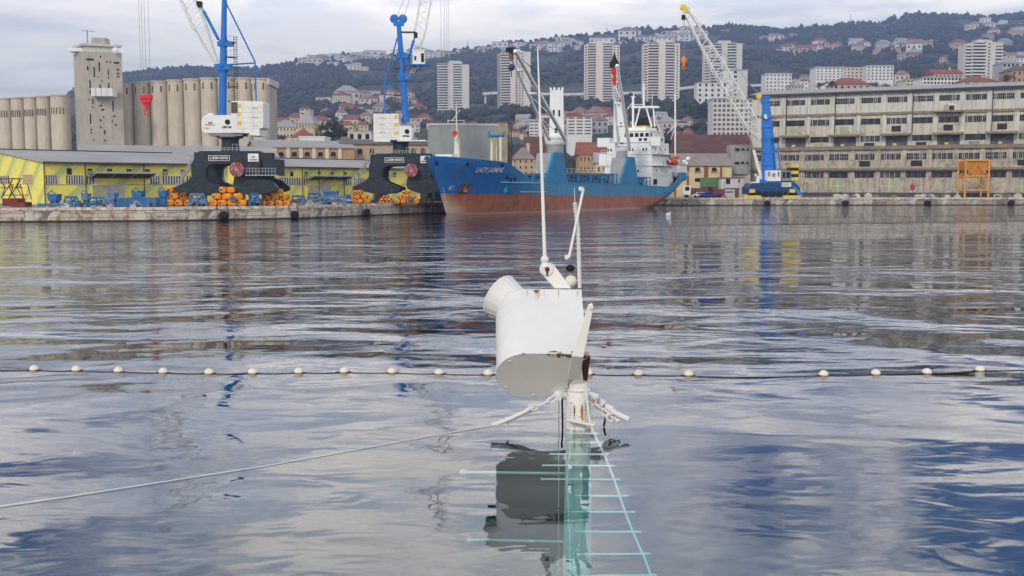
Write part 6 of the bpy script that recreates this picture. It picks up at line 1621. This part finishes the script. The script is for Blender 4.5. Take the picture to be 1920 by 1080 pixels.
# weld seams, drips and dents along the drum
sm = MB()
for f in (.33, .68): sm.path([p+axv*(TL*f) for p in PL[:-1]], .006, 4)
obj(sm, 'weld_seam', paint, tank)
dr = MB(); rnd = random.Random(12)
for k in range(18):
    x = rnd.uniform(-.45, .95); p = pc+rt3*x+upp*(hh2+.006)+axv*(TL-rnd.uniform(.0, .05)); L_ = rnd.uniform(.08, .35); w_ = rnd.uniform(.004, .010)
    if x < -.2: continue
    dr.add([p-rt3*w_, p+rt3*w_, p+rt3*w_*.4-axv*L_, p-rt3*w_*.4-axv*L_], [(0,1,2,3)])
obj(dr, 'rust_run', mat('run_tan', (.52, .40, .28), .7, .25, 6), tank)
# funnel shaped drum at the back left
fa = Q(937, 556, 1.35); fb = Q(988, 578, 1.2)
fv = (fb-fa)
ax_ = Vector((.74, -.52, -.42)).normalized()
MB().lathe([(.50, -.03), (.52, 0), (.50, .03), (.48, .05), (.39, .55), (.28, 1.0)], fa, ax_, 36).obj('horn_drum', paint, wk, smooth=35)
MB().lathe([(.05, -.02), (.40, -.015)], fa, ax_, 30, caps=True).obj('horn_cover', plate_grey, wk)
rb2 = MB()
a_ = ax_.cross(Vector((0,0,1))).normalized(); b_ = ax_.cross(a_)
for k in range(18):
    t_ = 2*math.pi*k/18; d_ = a_*math.cos(t_)+b_*math.sin(t_); rb2.bar(fa+ax_*.05+d_*.484, fa+ax_*.95+d_*.292, .007, 4)
obj(rb2, 'seam_ribs', plate_grey)
# upper bracket with eye, long whip pole
b0, b1 = Q(1027, 507, .9), Q(1052, 545, .9)
MB().ext([Q(1015,500,.9), Q(1036,494,.9), Q(1072,541,.9), Q(1040,541,.9), Q(1014,512,.9)], (0,.10,0)).obj('bracket_arm', plate_grey, wk, bevel=.015)
MB().lathe([(.14,-.03),(.155,0),(.155,.10),(.14,.12)], Q(1025,505,.9), (0,1,0), 24).obj('bracket_eye', paint, wk, smooth=40)
MB().lathe([(.052,-.04),(.052,-.028)], Q(1026,505,.9), (0,1,0), 14).box(Q(1026,505,.9).x-.02, Q(1026,505,.9).x+.02, .85, .875, Q(1026,517,.9).z, Q(1026,505,.9).z).obj('eye_hole', rusty, wk)
MB().bar(Q(1022,500,.92), Q(1021.5,482,.92), .085, 12, .045).bar(Q(1021.5,484,.92), Q(1013,230,.92), .040, 10, .030).bar(Q(1013,230,.92), Q(1008,87,.92), .030, 8, .012).obj('whip_pole', plate_grey, wk, smooth=40)
MB().ball(Q(1021.5,487,.92), .09, 12, (1,1,1.1)).obj('pole_socket', paint, wk, smooth=60)
# yellowish lamp and dark cap, vertical tube with rope wrap, hinged strut
MB().lathe([(.03,-.07),(.08,-.05),(.125,0),(.13,.10)], Q(1071,528,1.0), (0,1,0), 20).obj('lamp', mat('lamp_cream', (.72,.68,.55), .4, .12, 5), wk, smooth=50)
MB().ball(Q(1069,503,1.1), .09, 10, (1.1,1,.9)).obj('dark_buoy_cap', rubber, wk)
tube = MB().bar(Q(1087,540,.95), Q(1084,430,.95), .040, 10, .038).bar(Q(1084,430,.95), Q(1078,380,.95), .038, 10, .035); tube.obj('standpipe', paint, wk, smooth=40)
MB().bar(Q(1078,380,.95), Q(1077,352,.95), .016, 6, .010).obj('aerial_tip', rail_grey, wk)
wr = MB(); rnd = random.Random(9)
for k in range(24):
    f = k/24; p = Q(lerp(1078,1084,min(1,f*2)), lerp(382,432,min(1,f*2)), .95) if f < .5 else Q(lerp(1084,1087,(f-.5)*2), lerp(432,535,(f-.5)*2), .95)
    wr.torus(p, (rnd.uniform(-.3,.3),0,1), .046+rnd.random()*.006, .012, 10, 5)
wr.obj('rope_wrap', paint, wk)
s0, s1 = Q(1067, 482, .90), Q(1094, 354, .90)
MB().bar(s0, s1, .030, 8).obj('strut', plate_grey, wk)
for p, s_ in ((s0+Vector((-.05,0,0)), 0), (s1+Vector((-.06,0,0)), 1)): MB().lathe([(.045,-.04),(.05,0),(.045,.04)], p, (0,1,0), 14).bar(p, p+Vector((.07,0,.005)), .028, 6).obj('strut_eye', paint, wk)
# lever plate, rusty bracket
MB().ext([Q(1103,572,-.95), Q(1110,568,-.95), Q(1113,575,-.95), Q(1094,670,-.90), Q(1072,668,-.90)], (0,.05,0)).ext([Q(1094,669,-.91), Q(1086,712,-.40), Q(1064,712,-.40), Q(1072,667,-.91)], (0,.06,0)).obj('lever_plate', plate_grey, wk, bevel=.012)
MB().bar(Q(1108,576,-1.0), Q(1108,576,-.88), .045, 12).obj('lever_pin', paint, wk)
MB().ext([Q(1090,672,-.1), Q(1107,668,-.1), Q(1098,742,-.05), Q(1093,745,-.05), Q(1091,716,-.05), Q(1078,706,-.05), Q(1092,690,-.1)], (0,.12,0)).obj('rusty_bracket', rusty, wk)
MB().ext([Q(1072,688,-.15), Q(1091,690,-.15), Q(1094,716,-.12), Q(1072,716,-.12)], (0,.3,0)).obj('head_block', paint, wk, bevel=.03)
# shackles and rope legs
def lump(mb, pts, r, seed=0, n=7):
    rnd = random.Random(seed)
    for a, b in zip(pts[:-1], pts[1:]):
        k = max(1, int((Vector(b)-Vector(a)).length/.08)); 
        for i in range(k):
            p, q = Vector(a).lerp(Vector(b), i/k), Vector(a).lerp(Vector(b), (i+1.15)/k); mb.bar(p, q, r*rnd.uniform(.85,1.12), n, r*rnd.uniform(.85,1.12))
def links(mb, pts, R_, r):
    for i in range(len(pts)-1):
        a, b = Vector(pts[i]), Vector(pts[i+1]); d = (b-a); c = (a+b)/2
        nrm = d.cross(Vector((0,1,0) if i % 2 == 0 else (0,0.3,1))).normalized(); nrm2 = d.normalized().cross(nrm)
        L_ = d.length*.62; dn = d.normalized(); loop = []
        for k in range(12):
            t_ = 2*math.pi*k/12; loop.append(c+dn*math.cos(t_)*L_+nrm*math.sin(t_)*R_)
        mb.path(loop+[loop[0]], r, 6)
lg = MB().ball(Q(1046,741,-.1), .095, 10).bar(Q(1046,741,-.1), Q(1062,742,0), .07, 8); lg.box(Q(1040,745,0).x, Q(1052,745,0).x, -.18, -.04, Q(1040,748,0).z, Q(1040,734,0).z); lg.obj('lug', paint, wk)
c_ = MB(); links(c_, [Q(1044,744,-.15), Q(1026,754,-.3), Q(1008,762,-.4), Q(994,767,-.5)], .05, .026); c_.obj('chain', paint, wk)
c_ = MB(); lump(c_, [Q(1000,764,-.45), Q(972,778,-.6), Q(945,790,-.7), Q(922,797.5,-.8)], .045, 3); lump(c_, [Q(1000,770,-.45), Q(958,788,-.6), Q(930,797,-.8)], .026, 4)
for px, py in ((994,766),(950,787)): c_.torus(Q(px,py,-.5), Vector((1,0,.4)), .055, .022, 10, 5)
c_.bar(Q(994,766,-.5), Q(993,757,-.5), .02, 5, .012); c_.bar(Q(950,787,-.6), Q(953,797,-.6), .025, 5)
c_.obj('rope_leg', paint, wk)
c_ = MB(); lump(c_, [Q(1103,737,-.05), Q(1118,743,-.2), Q(1130,755,-.3), Q(1142,766,-.4)], .046, 5); links(c_, [Q(1106,746,-.1), Q(1118,757,-.2), Q(1131,768,-.3), Q(1143,779,-.4), Q(1150,788,-.42)], .065, .030)
lump(c_, [Q(1140,762,-.42), Q(1152,774,-.5), Q(1178,786,-.6)], .060, 8); lump(c_, [Q(1112,742,-.15), Q(1128,750,-.32), Q(1140,768,-.42)], .028, 9)
for px, py in ((1118,744),(1131,756),(1146,767),(1158,778)): c_.torus(Q(px,py,-.38), Vector((1,0,-.7)), .062, .024, 10, 5)
c_.torus(Q(1146,783,-.45), (0,1,.2), .085, .035, 12, 6); lump(c_, [Q(1130,764,-.3), Q(1146,778,-.4), Q(1160,790,-.5)], .04, 6)
c_.obj('rope_leg', paint, wk)
MB().path([Q(1110,750,-.15), Q(1119,762,-.22), Q(1136,775,-.35)], .034, 6).obj('rusty_link', mat('link_rust', (.42,.24,.17), .8, .3, 8), wk)
MB().bar(Q(1054,748,.1), Q(1055,800,.12), .020, 6).bar(Q(1136,780,0), Q(1132,800,0), .022, 6).obj('weed_strap', rubber, wk)
hb2 = MB().bar(Q(1062,787,-.42), Q(1112,798,-.40), .035, 8).ball(Q(1113,797,-.40), .05, 8).obj('step_bar', paint, wk)
# ladder: rails and rungs going down through the surface
def U(px, py, dy): return Q(px, py, dy)
lad = thing('mast_ladder', 'pale rope ladder hanging beside the sunken mast and showing under water', 'ladder', (base.x, MY, 0))
pale_rope = mat('ladder_white', (.68, .70, .68), .6, .05, 2)
rail_r = [U(1098,730,-.30), U(1106,790,-.40), U(1113,812,-.42), U(1133,852,-.45), U(1152,900,-.5), U(1172,960,-.55), U(1192,1010,-.6), U(1210,1050,-.65), U(1228,1100,-.7), U(1240,1160,-.75)]
rail_l = [U(1073,755,-.32), U(1071,812,-.42), U(1068,852,-.45), U(1063,900,-.5), U(1066,960,-.55), U(1068,1010,-.6), U(1070,1100,-.7), U(1072,1160,-.75)]
MB().path(rail_r, .024, 6).obj('side_rope', pale_rope, lad); MB().path(rail_l, .014, 6).obj('side_rope', pale_rope, lad)
for xa, xb, y, dy in ((1062,1122,813,-.42), (1064,1132,830,-.43), (1030,1141,852,-.45), (1016,1153,873,-.47), (1014,1162,899,-.5), (1078,1178,930,-.52), (1072,1191,960,-.55), (1078,1203,997,-.58), (1080,1219,1038,-.63), (1082,1232,1078,-.68)):
    MB().bar(U(xa, y-.5+(2 if y > 1000 else 0), dy), U(xb, y, dy), .018, 6).obj('rung', pale_rope, lad)
for a, b in (((868,885,.3),(1070,888,.0)), ((880,1012,.5),(1068,1016,.1))):
    o = MB().bar(U(a[0],a[1],a[2]), U(b[0],b[1],b[2]), .026, 8, .030).ball(U(a[0],a[1],a[2]), .07, 8); o.obj('yard_arm', mat('post_pale', 0), wk)
MB().bar(U(1048,700,.5), U(1047,1150,.5), .012, 4).obj('halyard', rail_grey, wk)
# thin cord running from the left rope leg along the surface
pts = [PZ(px, py, .015) for px, py in ((924,797.5),(800,818),(650,846),(480,876),(300,904),(120,932),(0,949),(-120,968))]
cd = MB().path(pts, .0075, 6).obj('floating_line', mat('line_white', (.80, .80, .78), .6, .05, 2), None); tag(cd, 'thin white line floating from the sunken mast towards the left', 'rope')
# ---------------------------------------------------------------- float line
floats = [(64,691),(143,692),(222,694),(306,696),(392,697.5),(474,697),(560,696),(645,695),(735,696),(823,698),(915,699.5),(1103,699),(1197,700),(1291,701),(1544,701),(1642,699),(1738,697),(1837,692)]
fl_m = bpy.data.materials.new('float_cream'); fl_m.use_nodes = True; t = NT(fl_m.node_tree); tc_ = t.new('ShaderNodeTexCoord'); s_ = t.new('ShaderNodeSeparateXYZ'); t.link(tc_.outputs['Object'], s_.inputs[0])
cfl = t.mix(t.mr(s_.outputs[2], .005, .03, 1, 0), (.74,.70,.58), (.30,.20,.10)); b_ = t.new('ShaderNodeBsdfPrincipled'); t.link(cfl, b_.inputs['Base Color']); b_.inputs['Roughness'].default_value = .45; o_ = t.new('ShaderNodeOutputMaterial'); t.link(b_.outputs[0], o_.inputs[0])
place = ['at the left edge of the line', 'second from the left edge', 'third from the left edge, in the silo tower reflection', 'fourth from the left edge', 'left of the blue crane reflection', 'right of the blue crane reflection', 'seventh from the left edge', 'eighth from the left edge', 'beside the second crane reflection', 'second to the left of the sunken mast', 'next to the left side of the white tank', 'half hidden behind the rusty bracket', 'first clear one right of the sunken mast', 'last one before the gap in the line', 'first one after the gap in the line', 'second one after the gap in the line', 'third one after the gap in the line', 'last one at the right edge']
f0 = None
for (px, py), pl in zip(floats, place):
    q = PZ(px, py+3, 0); lb = 'cream float on the rope, '+pl
    if f0 is None:
        f0 = thing('line_float', lb, 'float', q, 0, 'cream floats strung along the rope')
        MB().ball((0,0,.02), .128, 18, (1,1,.95)).obj('ball', fl_m, f0, smooth=80)
        MB().lathe([(.03,-.19),(.045,-.12),(.045,.12),(.03,.19)], (0,0,-.01), (1,0,0), 10).obj('sleeve', mat('sleeve_brown', (.14,.07,.03), .8), f0)
    else: dup(f0, q, random.uniform(-.15,.15), None, lb)
xs = [(-60,690)]+floats[:14]+[(1345,703),(1400,704),(1470,703)]+floats[14:]+[(1990,688)]
pts = []
for (a, b), (c, d) in zip(xs[:-1], xs[1:]):
    for k in range(4): f = k/4; pts.append(PZ(lerp(a,c,f), lerp(b,d,f)+3+1.0*math.sin(math.pi*f), .012))
rp = MB().path(pts, .010, 6).obj('float_rope', mat('rope_dark', (.045,.03,.02), .9, .3, 4), None); tag(rp, 'dark weedy rope lying on the water and carrying the cream floats', 'rope')
